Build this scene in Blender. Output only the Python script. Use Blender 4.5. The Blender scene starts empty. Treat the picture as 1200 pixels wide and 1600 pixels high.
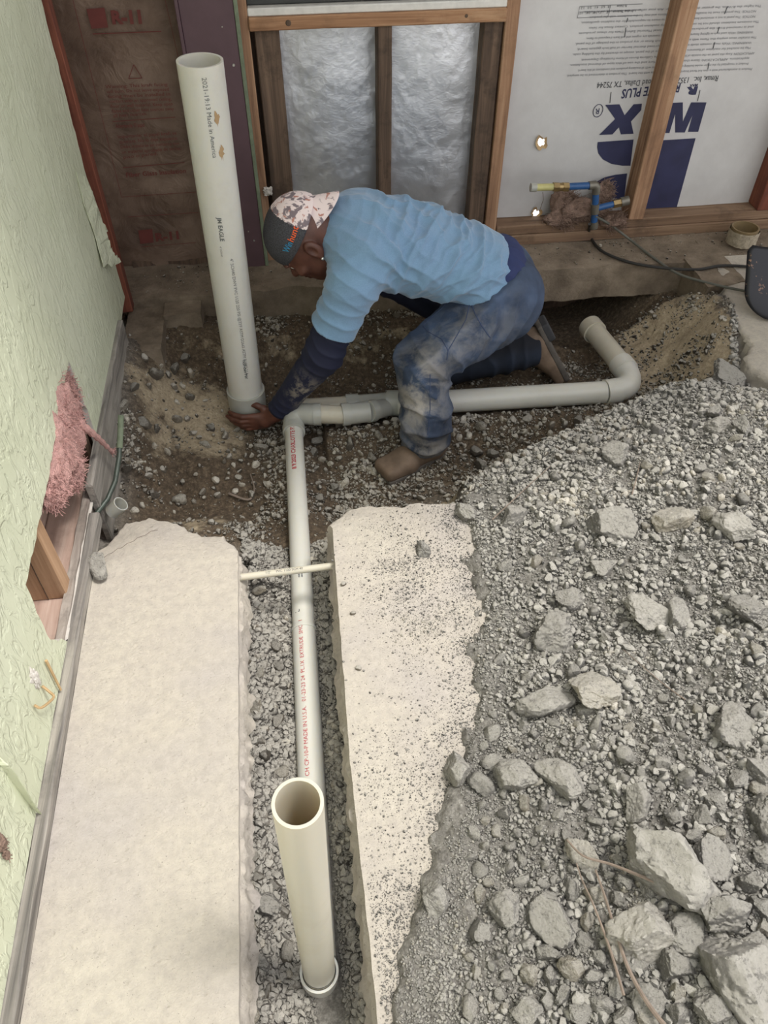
import bpy, bmesh, math, random
import numpy as np
from mathutils import Vector, Matrix
random.seed(7); RNG = np.random.default_rng(7)
SC = bpy.context.scene; COL = SC.collection
# ------------------------------------------------------------ camera, world, light
F_PX = 1200.0; TH = math.radians(47.0); PS = math.radians(7.45); CAM_H = 1.5
cam_d = bpy.data.cameras.new('camera'); cam = bpy.data.objects.new('camera', cam_d); COL.objects.link(cam)
cam_d.sensor_fit = 'VERTICAL'; cam_d.sensor_height = 36.0; cam_d.lens = 36.0*F_PX/1600.0
cam_d.clip_start = .05; cam_d.clip_end = 200
cam.location = (0, 0, CAM_H); cam.rotation_euler = (math.radians(90)-TH, 0, -PS)
SC.camera = cam
world = bpy.data.worlds.new('world'); SC.world = world; world.use_nodes = True
wn = world.node_tree.nodes; wl = world.node_tree.links
bgn = wn['Background']; bgn.inputs[1].default_value = 1.36
tcw = wn.new('ShaderNodeTexCoord'); spw = wn.new('ShaderNodeSeparateXYZ'); rmp = wn.new('ShaderNodeValToRGB')
wl.new(tcw.outputs['Generated'], spw.inputs[0]); wl.new(spw.outputs['Z'], rmp.inputs[0]); wl.new(rmp.outputs[0], bgn.inputs[0])
rmp.color_ramp.elements[0].position = 0.0; rmp.color_ramp.elements[0].color = (.80, .80, .80, 1)
rmp.color_ramp.elements[1].position = .7; rmp.color_ramp.elements[1].color = (.97, .98, 1.02, 1)
sun_d = bpy.data.lights.new('sun', 'SUN'); sun = bpy.data.objects.new('sun', sun_d); COL.objects.link(sun)
sun_d.energy = 2.8; sun_d.angle = math.radians(14); sun_d.color = (1.0, .97, .92)
sun.rotation_euler = Vector((.42, -.06, 1.0)).to_track_quat('Z', 'Y').to_euler()
SC.view_settings.view_transform = 'Standard'; SC.view_settings.look = 'None'
SC.view_settings.exposure = 0.30; SC.view_settings.gamma = 1.0; SC.view_settings.use_curve_mapping = False

# ------------------------------------------------------------ pixel -> place helpers
_f = np.array((math.sin(PS)*math.cos(TH), math.cos(PS)*math.cos(TH), -math.sin(TH)))
_r = np.array((math.cos(PS), -math.sin(PS), 0.)); _u = np.array((math.sin(PS)*math.sin(TH), math.cos(PS)*math.sin(TH), math.cos(TH)))
def ray(px, py): return _f + (px-600)/F_PX*_r + (800-py)/F_PX*_u
def pz(px, py, z=0.): d = ray(px, py); return Vector(tuple(d*((z-CAM_H)/d[2]) + np.array((0, 0, CAM_H))))
def pY(px, py, Y): d = ray(px, py); return Vector(tuple(d*(Y/d[1]) + np.array((0, 0, CAM_H))))
def pX(px, py, X): d = ray(px, py); return Vector(tuple(d*(X/d[0]) + np.array((0, 0, CAM_H))))
def proj(P):
    q = np.asarray(P) - np.array((0, 0, CAM_H)); c = q@_f
    return 600+F_PX*(q@_r)/c, 800-F_PX*(q@_u)/c, c

# ------------------------------------------------------------ numpy noise
def _hash(ix, iy, iz, s):
    n = (ix*374761393 + iy*668265263 + iz*2147483647 + s*974634777) & 0xffffffff
    n = ((n ^ (n >> 13))*1274126177) & 0xffffffff
    n = ((n ^ (n >> 16))*2246822519) & 0xffffffff
    return ((n ^ (n >> 15)) & 0xffffff)/float(0xffffff)
def vnoise(x, y, z=None, f=1., s=0):
    x = np.asarray(x, float)*f; y = np.asarray(y, float)*f; z = np.zeros_like(x) if z is None else np.asarray(z, float)*f
    ix = np.floor(x).astype(np.int64); iy = np.floor(y).astype(np.int64); iz = np.floor(z).astype(np.int64)
    u = x-ix; v = y-iy; w = z-iz; u = u*u*(3-2*u); v = v*v*(3-2*v); w = w*w*(3-2*w); r = 0
    for a in (0, 1):
        for b in (0, 1):
            for c in (0, 1):
                r = r + _hash(ix+a, iy+b, iz+c, s)*(u if a else 1-u)*(v if b else 1-v)*(w if c else 1-w)
    return r*2-1
def fbm(x, y, z=None, f=1., o=4, s=0):
    r = 0; a = 1.; t = 0
    for i in range(o): r = r + a*vnoise(x, y, z, f*2.03**i, s+i*17); t += a; a *= .5
    return r/t
def sstep(a, b, x): t = np.clip((np.asarray(x, float)-a)/(b-a), 0, 1); return t*t*(3-2*t)

# ------------------------------------------------------------ materials
def S(r, g, b):
    f = lambda c: (c/255./12.92) if c/255. <= .04045 else ((c/255.+.055)/1.055)**2.4
    return (f(r), f(g), f(b), 1.)
class NT:
    def __init__(s, name):
        s.m = bpy.data.materials.new(name); s.m.use_nodes = True; s.t = s.m.node_tree; s.n = s.t.nodes; s.l = s.t.links
        s.b = s.n['Principled BSDF']; s.tc = s.n.new('ShaderNodeTexCoord')
    def coord(s, kind='Object', scale=(1, 1, 1), rot=(0, 0, 0)):
        mp = s.n.new('ShaderNodeMapping'); mp.inputs['Scale'].default_value = scale; mp.inputs['Rotation'].default_value = rot
        s.l.new(s.tc.outputs[kind], mp.inputs[0]); return mp.outputs[0]
    def noise(s, co, scale, detail=4, rough=.55, dist=0):
        n = s.n.new('ShaderNodeTexNoise'); n.inputs['Scale'].default_value = scale; n.inputs['Detail'].default_value = detail
        n.inputs['Roughness'].default_value = rough; n.inputs['Distortion'].default_value = dist; s.l.new(co, n.inputs['Vector']); return n.outputs[0]
    def voro(s, co, scale, feat='F1', out='Distance'):
        n = s.n.new('ShaderNodeTexVoronoi'); n.feature = feat; n.inputs['Scale'].default_value = scale; s.l.new(co, n.inputs['Vector']); return n.outputs[out]
    def ramp(s, fac, stops, interp='LINEAR'):
        r = s.n.new('ShaderNodeValToRGB'); r.color_ramp.interpolation = interp
        while len(r.color_ramp.elements) < len(stops): r.color_ramp.elements.new(.5)
        for e, (p, c) in zip(r.color_ramp.elements, stops): e.position = p; e.color = c if len(c) == 4 else (*c, 1)
        s.l.new(fac, r.inputs[0]); return r.outputs[0]
    def mix(s, fac, a, b, mode='MIX'):
        m = s.n.new('ShaderNodeMix'); m.data_type = 'RGBA'; m.blend_type = mode
        for i, v in ((0, fac), (6, a), (7, b)):
            if isinstance(v, (int, float, tuple)): m.inputs[i].default_value = v
            else: s.l.new(v, m.inputs[i])
        return m.outputs[2]
    def math(s, op, a, b=0.):
        m = s.n.new('ShaderNodeMath'); m.operation = op
        for i, v in ((0, a), (1, b)):
            if isinstance(v, (int, float)): m.inputs[i].default_value = v
            else: s.l.new(v, m.inputs[i])
        return m.outputs[0]
    def col(s, c):
        if isinstance(c, tuple): s.b.inputs['Base Color'].default_value = c
        else: s.l.new(c, s.b.inputs['Base Color'])
    def rough(s, v):
        if isinstance(v, (int, float)): s.b.inputs['Roughness'].default_value = v
        else: s.l.new(v, s.b.inputs['Roughness'])
    def bump(s, h, strength=.5, dist=.01, prev=None):
        b = s.n.new('ShaderNodeBump'); b.inputs['Strength'].default_value = strength; b.inputs['Distance'].default_value = dist
        s.l.new(h, b.inputs['Height'])
        if prev is not None: s.l.new(prev, b.inputs['Normal'])
        s.l.new(b.outputs[0], s.b.inputs['Normal']); return b.outputs[0]
    def attr(s, name, kind='GEOMETRY', out='Fac'):
        a = s.n.new('ShaderNodeAttribute'); a.attribute_name = name; a.attribute_type = kind; return a.outputs[out]
def K(v): return (v, v, v, 1.)
BLK = (0., 0., 0., 1.); WHT = (1., 1., 1., 1.)
M = {}
def plain(name, c, rough=.6, metal=0., nscale=30, var=.12, bump=.2, bd=.002):
    t = NT(name); co = t.coord()
    n = t.noise(co, nscale, 5)
    d = tuple(max(0, x*(1-var)) for x in c[:3])+(1,); e = tuple(min(1, x*(1+var)) for x in c[:3])+(1,)
    t.col(t.ramp(n, [(.3, d), (.7, e)])); t.rough(rough); t.b.inputs['Metallic'].default_value = metal
    if bump: t.bump(t.noise(co, nscale*4, 3), bump, bd)
    M[name] = t.m; return t.m

# slab concrete, dusty cream
t = NT('concrete'); co = t.coord()
big = t.noise(co, 2.2, 4, .6); fine = t.noise(co, 45, 6, .7); pit = t.voro(co, 55)
c = t.ramp(big, [(.3, S(186, 178, 173)), (.5, S(198, 189, 176)), (.7, S(205, 197, 181))])
c = t.mix(t.ramp(fine, [(.35, K(.5)), (.6, K(0))]), c, S(168, 160, 152))
c = t.mix(t.ramp(t.noise(co, 160, 3, .8), [(.30, K(.8)), (.37, K(0))]), c, S(120, 113, 105))
t.col(c); t.rough(.92)
b1 = t.bump(t.ramp(t.voro(t.coord(scale=(1, 1.3, 1)), 38), [(.05, BLK), (.22, WHT)]), .5, .003)
b2 = t.bump(t.noise(t.coord(scale=(1, 1.5, 1), rot=(0, 0, .5)), 11, 10, .76, .0), .85, .014, b1)
t.bump(t.noise(co, 130, 5, .8), .5, .002, b2); M['concrete'] = t.m
# broken concrete edge
t = NT('broken_concrete'); co = t.coord(); n = t.noise(co, 50, 5, .7)
t.col(t.ramp(n, [(.3, S(92, 86, 79)), (.5, S(140, 133, 124)), (.7, S(178, 171, 160))])); t.rough(.95)
t.bump(t.noise(co, 90, 6, .8), 1., .010); M['broken_concrete'] = t.m
# soil: grey gravelly fines / tan dust, tan amount is a mesh attribute
t = NT('soil'); co = t.coord(); n = t.noise(co, 70, 6, .75); n2 = t.noise(co, 9, 5, .65)
g = t.ramp(n, [(.28, S(78, 74, 69)), (.5, S(126, 122, 115)), (.72, S(172, 168, 160))])
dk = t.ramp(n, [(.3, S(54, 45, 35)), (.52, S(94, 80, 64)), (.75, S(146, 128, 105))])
tn = t.ramp(n, [(.25, S(134, 120, 99)), (.5, S(172, 156, 130)), (.75, S(196, 181, 156))])
c = t.mix(t.attr('damp_and_shade'), g, dk)
tf = t.ramp(t.math('ADD', t.attr('tan'), t.math('MULTIPLY', t.math('SUBTRACT', n2, .5), 1.4)), [(.42, BLK), (.62, WHT)])
c = t.mix(tf, c, tn)
t.col(c); t.rough(.96)
b1 = t.bump(t.noise(co, 90, 6, .8), .9, .006); t.bump(t.voro(co, 130), .5, .004, b1); M['soil'] = t.m
# stones
def stone(name, lo, mid, hi, inst=False, cream=.12):
    t = NT(name); co = t.coord('Object')
    if inst: r = t.attr('tone', 'INSTANCER')
    else:
        oi = t.n.new('ShaderNodeObjectInfo'); r = oi.outputs['Random']
    c = t.ramp(r, [(0, lo), (.55, mid), (1-cream-.02, hi), (1-cream, S(186, 176, 158)), (1, S(205, 197, 180))])
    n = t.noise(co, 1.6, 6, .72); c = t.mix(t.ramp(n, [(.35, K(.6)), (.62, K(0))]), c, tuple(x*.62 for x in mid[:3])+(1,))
    dust = t.n.new('ShaderNodeNewGeometry'); sp = t.n.new('ShaderNodeSeparateXYZ'); t.l.new(dust.outputs['Normal'], sp.inputs[0])
    c = t.mix(t.ramp(t.math('ADD', sp.outputs['Z'], t.math('MULTIPLY', n, .5)), [(.75, K(0)), (1.25, K(.6))]), c, S(204, 199, 188))
    c = t.mix(t.ramp(t.noise(co, 4, 4, .8), [(.36, K(.6)), (.46, K(0))]), c, tuple(x*.45 for x in mid[:3])+(1,))
    t.col(c); t.rough(.95); bb = t.bump(t.noise(co, 2.6, 8, .78), .9, .003 if inst else .016); t.bump(t.voro(co, 7), .5, .001 if inst else .004, bb); M[name] = t.m
stone('rubble_stone', S(116, 113, 108), S(160, 156, 149), S(193, 188, 178), cream=.18)
stone('pit_stone', S(84, 77, 68), S(122, 113, 100), S(160, 148, 128), cream=.30)
stone('gravel_grey', S(66, 64, 62), S(128, 126, 121), S(182, 178, 169), True, .11)
stone('gravel_pit', S(46, 40, 33), S(90, 81, 68), S(144, 131, 110), True, .18)
stone('gravel_trench', S(52, 49, 46), S(106, 101, 95), S(158, 151, 140), True, .12)
stone('gravel_stone', S(84, 77, 68), S(122, 113, 100), S(160, 148, 128), True, .30)
stone('gravel_dark', S(50, 50, 50), S(76, 75, 74), S(110, 108, 105), True, .05)
# pvc
def pvc(name, c, dirt=.25):
    t = NT(name); co = t.coord(); n = t.noise(co, 7, 5, .7)
    t.col(t.mix(t.ramp(n, [(.5, K(0)), (.75, K(dirt))]), c, tuple(x*.62 for x in (c[0], c[1]*.95, c[2]*.85))+(1,)))
    t.rough(.32); t.b.inputs['IOR'].default_value = 1.5; M[name] = t.m
    t.b.inputs['Subsurface Weight'].default_value = .55; t.b.inputs['Subsurface Radius'].default_value = (1., .8, .55); t.b.inputs['Subsurface Scale'].default_value = .012
pvc('pvc_white', S(205, 203, 194)); pvc('pvc_cream', S(194, 188, 172), .35); pvc('pvc_grey', S(172, 172, 164), .4)
# green plastered wall
t = NT('green_plaster'); co = t.coord(); n = t.noise(co, 3, 5, .6)
c = t.ramp(n, [(.3, S(192, 196, 169)), (.7, S(206, 209, 185))])
st = t.noise(t.coord(scale=(1, 1, .45), rot=(.5, 0, 0)), 26, 3, .6, 1.6)
sc = t.noise(t.coord(scale=(1, 3.2, .8), rot=(.9, 0, 0)), 10, 6, .75, .8)
c = t.mix(t.ramp(sc, [(.27, K(.9)), (.31, K(0))]), c, S(120, 124, 104))
c = t.mix(t.ramp(t.noise(co, 5.5, 6, .75), [(.66, K(0)), (.72, K(.9))]), c, S(212, 208, 200))
t.col(c); t.rough(.75)
b = t.bump(t.ramp(st, [(.45, BLK), (.56, WHT)]), .55, .004); t.bump(t.noise(co, 60, 4, .7), .3, .002, b); M['green_plaster'] = t.m
plain('gypsum', S(196, 190, 182), .95, nscale=60)
# wood
def wood(name, lo, mid, hi, axis='Z', stain=.3):
    t = NT(name); sc = {'X': (1.2, 28, 28), 'Y': (28, 1.2, 28), 'Z': (28, 28, 1.2)}[axis]
    co = t.coord(scale=sc); n = t.noise(co, 1.6, 5, .65, .7); o = t.coord()
    c = t.ramp(n, [(.3, lo), (.5, mid), (.7, hi)])
    c = t.mix(t.ramp(t.noise(o, 9, 5, .7), [(.52, K(0)), (.66, K(stain))]), c, tuple(x*.35 for x in mid[:3])+(1,))
    t.col(c); t.rough(.8); t.bump(n, .35, .003); M[name] = t.m
wood('wood_fresh_v', S(120, 88, 66), S(156, 120, 92), S(182, 148, 118)); wood('wood_fresh_h', S(128, 90, 62), S(164, 124, 92), S(190, 156, 122), 'X')
wood('wood_old_v', S(58, 46, 38), S(92, 74, 60), S(120, 98, 80), stain=.7); wood('wood_red_v', S(84, 42, 32), S(112, 60, 44), S(136, 80, 58))
wood('wood_old_y', S(120, 108, 100), S(152, 142, 132), S(176, 166, 156), 'Y', .5); wood('wood_tan_v', S(140, 108, 80), S(166, 132, 102), S(186, 154, 124), stain=.15)
wood('wood_plate', S(92, 70, 54), S(126, 100, 78), S(150, 126, 102), 'X', .5); wood('wood_dusty_y', S(150, 124, 110), S(176, 150, 136), S(192, 170, 156), 'Y', .3)
wood('wood_grey_y', S(92, 88, 84), S(142, 136, 128), S(168, 162, 152), 'Y', .4)
# foil
t = NT('foil'); co = t.coord(); t.col(t.ramp(t.noise(co, 6, 4), [(.3, S(206, 208, 212)), (.7, S(236, 238, 242))]))
t.b.inputs['Metallic'].default_value = .85; t.rough(t.ramp(t.noise(co, 4, 4), [(.3, K(.36)), (.7, K(.52))]))
b = t.bump(t.noise(co, 4, 6, .62, .6), .14, .010); t.bump(t.noise(t.coord(scale=(1, 1, 1.6)), 30, 5, .7, 2.5), .30, .004, b); M['foil'] = t.m
# insulation board skin, kraft paper, etc.
t = NT('board_skin'); co = t.coord(); n = t.noise(co, 3, 5, .65)
t.col(t.ramp(n, [(.3, S(190, 188, 187)), (.7, S(212, 211, 210))])); t.rough(.42); t.b.inputs['Metallic'].default_value = .12
t.bump(t.noise(co, 14, 5, .6, 1.2), .25, .004); M['board_skin'] = t.m
t = NT('kraft'); co = t.coord(); n = t.noise(co, 6, 6, .65)
t.col(t.ramp(n, [(.3, S(88, 70, 58)), (.5, S(112, 92, 77)), (.72, S(134, 114, 98))])); t.rough(.7)
t.bump(t.noise(co, 9, 5, .55, 2.2), .6, .02); M['kraft'] = t.m
plain('kraft_ink', S(104, 52, 46), .8, bump=0); plain('board_ink', S(44, 46, 78), .55, nscale=12, var=.2, bump=0); plain('black_ink', S(58, 60, 66), .6, bump=0); plain('line_ink', S(118, 119, 124), .6, bump=0)
plain('red_ink', S(176, 60, 64), .6, bump=0); plain('pipe_ink', S(92, 94, 92), .6, bump=0); plain('brown_stain', S(164, 136, 100), .8, bump=0)
plain('purple_board', S(90, 68, 74), .55, nscale=14, var=.1); plain('green_edge', S(112, 122, 100), .8, nscale=40, var=.2); plain('white_paint', S(214, 212, 206), .6)
plain('window_frame', S(52, 54, 52), .5); plain('screw_head', S(190, 188, 182), .35, .8)
plain('pink_wool', S(228, 178, 170), .95, nscale=90, var=.16, bump=1., bd=.012); plain('brown_wool', S(140, 116, 102), .95, nscale=50, var=.25, bump=.8, bd=.01)
plain('brass', S(160, 138, 98), .35, .85); plain('blue_pipe', S(40, 82, 132), .4); plain('yellow_pipe', S(186, 180, 120), .4); plain('grey_metal', S(120, 116, 106), .45, .6)
plain('cable_grey', S(92, 92, 84), .6); plain('cable_black', S(40, 38, 36), .6)
t = NT('shovel_steel'); co = t.coord(); n = t.noise(co, 14, 5, .7)
t.col(t.mix(t.ramp(n, [(.58, K(0)), (.63, K(1))]), S(46, 46, 50), S(160, 124, 104))); t.rough(.4); t.b.inputs['Metallic'].default_value = .5; M['shovel_steel'] = t.m
t = NT('curb_concrete'); co = t.coord(); n = t.noise(co, 8, 6, .7)
t.col(t.ramp(n, [(.3, S(94, 82, 68)), (.5, S(128, 114, 97)), (.7, S(152, 138, 120))])); t.rough(.95); t.bump(t.noise(co, 30, 6, .75), .9, .012); M['curb_concrete'] = t.m
plain('conduit', S(70, 78, 70), .4, .2, nscale=18, var=.35); plain('twig', S(126, 112, 100), .9, nscale=60, var=.2); plain('straw', S(178, 150, 110), .8)
plain('mud_crust', S(178, 166, 146), .95, nscale=70, var=.3, bump=1, bd=.006); plain('ring_inside', S(128, 110, 80), .5)
# person
t = NT('skin'); co = t.coord(); n = t.noise(co, 26, 4); t.col(t.ramp(n, [(.3, S(74, 44, 34)), (.7, S(100, 62, 48))])); t.rough(.5); t.b.inputs['Subsurface Weight'].default_value = .05
t.bump(t.noise(co, 160, 3), .15, .001); M['skin'] = t.m
t = NT('palm_skin'); co = t.coord(); t.col(S(128, 88, 74)); t.rough(.5); M['palm_skin'] = t.m
t = NT('shirt_blue'); co = t.coord(); n = t.noise(co, 300, 3, .8)
t.col(t.mix(t.ramp(t.noise(co, 7, 4), [(.3, K(0)), (.8, K(.5))]), t.ramp(n, [(.3, S(102, 132, 162)), (.7, S(122, 151, 181))]), S(108, 146, 168))); t.rough(.85)
t.b.inputs['Sheen Weight'].default_value = .3; t.bump(t.noise(co, 500, 2), .15, .001); M['shirt_blue'] = t.m
t = NT('navy_sleeve'); co = t.coord(); n = t.noise(co, 22, 6, .75)
t.col(t.mix(t.math('MULTIPLY', t.ramp(n, [(.48, K(0)), (.6, K(1))]), t.attr('dust')), S(22, 26, 50), S(132, 124, 112))); t.rough(.8); M['navy_sleeve'] = t.m
t = NT('denim'); co = t.coord(); n = t.noise(co, 11, 6, .68, .5); w = t.noise(t.coord(scale=(1, 1, 1)), 420, 2, .8)
c = t.ramp(t.noise(co, 9, 4), [(.3, S(34, 43, 60)), (.7, S(70, 86, 112))])
c = t.mix(t.math('MULTIPLY', t.ramp(n, [(.40, K(0)), (.60, K(1))]), t.attr('dust')), c, S(168, 162, 152))
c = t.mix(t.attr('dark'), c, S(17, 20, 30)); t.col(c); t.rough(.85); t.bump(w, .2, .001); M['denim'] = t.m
plain('denim_seam', S(56, 68, 96), .9); plain('undershirt_blue', S(38, 48, 88), .85)
plain('boot_leather', S(112, 94, 78), .75, nscale=24, var=.25, bump=.4); plain('boot_sole', S(92, 86, 80), .85, nscale=30, var=.2); plain('boot_heel', S(58, 58, 60), .8)
t = NT('cap_mesh'); co = t.coord(); v = t.voro(co, 420); t.col(t.ramp(v, [(.2, S(30, 30, 32)), (.6, S(66, 66, 70))])); t.rough(.8); t.bump(v, .5, .001); M['cap_mesh'] = t.m
t = NT('cap_camo'); co = t.coord(); n = t.noise(co, 26, 3, .6, .8); n2 = t.noise(co, 40, 3, .6, .8)
c = t.mix(t.ramp(n, [(.54, K(0)), (.58, K(1))]), S(224, 208, 204), S(120, 108, 112)); c = t.mix(t.ramp(n2, [(.60, K(0)), (.64, K(1))]), c, S(176, 124, 110))
t.col(c); t.rough(.85); M['cap_camo'] = t.m
plain('logo_orange', S(226, 92, 40), .7, bump=0); plain('logo_blue', S(40, 130, 170), .7, bump=0); plain('eye_white', S(210, 204, 196), .3, bump=0); plain('eye_dark', S(24, 18, 16), .2, bump=0)
plain('hair', S(20, 16, 15), .9, bump=.8); plain('earring', S(230, 228, 222), .15, .9, bump=0)

# ------------------------------------------------------------ object helpers
def link(name, me, mat, parent=None):
    o = bpy.data.objects.new(name, me); COL.objects.link(o)
    if mat is not None:
        me.materials.clear()
        for m_ in (mat if isinstance(mat, (list, tuple)) else [mat]): me.materials.append(M[m_] if isinstance(m_, str) else m_)
    if parent: o.parent = parent; o.matrix_parent_inverse = parent.matrix_world.inverted() if False else Matrix.Translation(parent.location).inverted()
    return o
def tag(o, label=None, cat=None, group=None, kind=None):
    if label: o['label'] = label
    if cat: o['category'] = cat
    if group: o['group'] = group
    if kind: o['kind'] = kind
    return o
def empty(name, loc, label=None, cat=None, group=None, kind=None):
    o = bpy.data.objects.new(name, None); COL.objects.link(o); o.location = loc; o.empty_display_size = .05
    return tag(o, label, cat, group, kind)
def mesh_np(name, V, Fc, smooth=True):
    me = bpy.data.meshes.new(name); V = np.asarray(V, np.float32); Fc = np.asarray(Fc, np.int32); k = Fc.shape[1]
    me.vertices.add(len(V)); me.vertices.foreach_set('co', V.ravel())
    me.loops.add(Fc.size); me.loops.foreach_set('vertex_index', Fc.ravel())
    me.polygons.add(len(Fc)); me.polygons.foreach_set('loop_start', np.arange(0, Fc.size, k, dtype=np.int32))
    me.update(calc_edges=True)
    if smooth: me.polygons.foreach_set('use_smooth', np.ones(len(Fc), bool))
    return me
def bm_mesh(name, bm, smooth=False):
    me = bpy.data.meshes.new(name); bmesh.ops.recalc_face_normals(bm, faces=bm.faces); bm.to_mesh(me); bm.free()
    if smooth: me.polygons.foreach_set('use_smooth', np.ones(len(me.polygons), bool))
    return me
def box(name, lo, hi, mat, parent=None, bevel=.002, jit=0., cuts=0):
    bm = bmesh.new(); bmesh.ops.create_cube(bm, size=1); lo = Vector(lo); hi = Vector(hi); c = (lo+hi)/2; d = hi-lo
    for v in bm.verts: v.co = Vector((v.co.x*d.x, v.co.y*d.y, v.co.z*d.z))+c
    if bevel: bmesh.ops.bevel(bm, geom=bm.edges[:], offset=bevel, segments=1, affect='EDGES')
    if cuts:
        bmesh.ops.subdivide_edges(bm, edges=[e for e in bm.edges if e.calc_length() > max(d)*.5], cuts=cuts)
        for v in bm.verts: v.co += Vector((random.uniform(-jit, jit), random.uniform(-jit, jit), random.uniform(-jit, jit)))
    return link(name, bm_mesh(name, bm), mat, parent)
def tube_mesh(name, pts, rad, n=20, caps=True, smooth=True, inner=None):
    """swept tube through points; rad a number or a list; inner = wall thickness for an open pipe"""
    P = [Vector(p) for p in pts]; k = len(P); R = [rad]*k if isinstance(rad, (int, float)) else list(rad)
    bm = bmesh.new(); rings = []; T0 = (P[1]-P[0]).normalized(); N = T0.orthogonal().normalized(); 
    for i, p in enumerate(P):
        T = ((P[min(i+1, k-1)]-p).normalized()+(p-P[max(i-1, 0)]).normalized()).normalized() if 0 < i < k-1 else (P[1]-P[0] if i == 0 else P[-1]-P[-2]).normalized()
        N = (N-T*N.dot(T)).normalized(); B = T.cross(N)
        rings.append([bm.verts.new(p+(N*math.cos(a)+B*math.sin(a))*R[i]) for a in (2*math.pi*j/n for j in range(n))])
    def bridge(a, b):
        for j in range(n): bm.faces.new((a[j], a[(j+1) % n], b[(j+1) % n], b[j]))
    for a, b in zip(rings, rings[1:]): bridge(a, b)
    if inner:
        ins = []
        for i, p in enumerate(P): ins.append([bm.verts.new(p+(v.co-p)*(1-inner/R[i])) for v in rings[i]])
        for a, b in zip(ins, ins[1:]): bridge(b, a)
        bridge(ins[0], rings[0]); bridge(rings[-1], ins[-1])
    elif caps: bm.faces.new(rings[0][::-1]); bm.faces.new(rings[-1])
    me = bm_mesh(name, bm, smooth)
    if smooth: me.set_sharp_from_angle(angle=math.radians(38))
    return me
def tube(name, pts, rad, mat, parent=None, **k): return link(name, tube_mesh(name, pts, rad, **k), mat, parent)
def arc(a, c, b, n=10):
    a, c, b = Vector(a), Vector(c), Vector(b); return [a*(1-t)**2+c*2*t*(1-t)+b*t*t for t in (i/n for i in range(n+1))]
def prism(name, outline, thick_vec, mat, parent=None, smooth=False):
    """flat polygon (list of 3d points) with thickness"""
    bm = bmesh.new(); tv = Vector(thick_vec); a = [bm.verts.new(Vector(p)) for p in outline]; b = [bm.verts.new(Vector(p)+tv) for p in outline]; n = len(a)
    bm.faces.new(a).normal_update(); bm.faces.new(b[::-1]).normal_update()
    for i in range(n): bm.faces.new((a[i], b[i], b[(i+1) % n], a[(i+1) % n]))
    bmesh.ops.triangulate(bm, faces=[f for f in bm.faces if len(f.verts) > 4])
    return link(name, bm_mesh(name, bm, smooth), mat, parent)
def text_mesh(s, size, fn, width=1., bold=0., align='LEFT', res=2):
    cu = bpy.data.curves.new('text', 'FONT'); cu.body = s; cu.size = size; cu.resolution_u = res; cu.align_x = align; cu.space_character = 1.; cu.offset = bold
    o = bpy.data.objects.new('text', cu); COL.objects.link(o); dg = bpy.context.evaluated_depsgraph_get(); me = bpy.data.meshes.new_from_object(o.evaluated_get(dg))
    bpy.data.objects.remove(o); bpy.data.curves.remove(cu)
    for v in me.vertices: v.co = fn(v.co.x*width, v.co.y)
    me.materials.clear(); return me
# ============================================================ GROUND HEIGHT
PIT = np.array([(-.62, 1.40), (-.5, 1.42), (-.42, 1.43), (-.30, 1.38), (-.215, 1.36), (-.215, 1.30), (.03, 1.30), (.045, 1.38), (.10, 1.40), (.19, 1.41), (.34, 1.40), (.48, 1.48), (.67, 1.565), (.91, 1.66), (1.15, 1.76), (1.33, 1.83), (1.46, 1.92), (1.50, 2.06), (1.58, 2.25), (1.52, 2.42), (1.62, 2.60), (-.62, 2.60)])
def poly_sd(x, y, P):
    """distance to the polygon outline, negative inside"""
    d = np.full(x.shape, 1e9); ins = np.zeros(x.shape, bool); n = len(P)
    for i in range(n):
        ax, ay = P[i]; bx, by = P[(i+1) % n]; ex, ey = bx-ax, by-ay
        t = np.clip(((x-ax)*ex+(y-ay)*ey)/(ex*ex+ey*ey+1e-12), 0, 1)
        d = np.minimum(d, np.hypot(x-ax-t*ex, y-ay-t*ey))
        ins ^= ((ay > y) != (by > y)) & (x < (bx-ax)*(y-ay)/(by-ay+1e-12)+ax)
    return np.where(ins, -d, d)
XB_Y = [-.5, .22, .28, .38, .48, .61, .81, 1.03, 1.27, 1.42, 3.0]; XB_X = [.0, .03, .05, .09, .17, .21, .30, .35, .37, .36, .36]
def xb(y): return np.interp(y, XB_Y, XB_X)
def gauss(x, y, cx, cy, sx, sy): return np.exp(-((x-cx)/sx)**2-((y-cy)/sy)**2)
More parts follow.
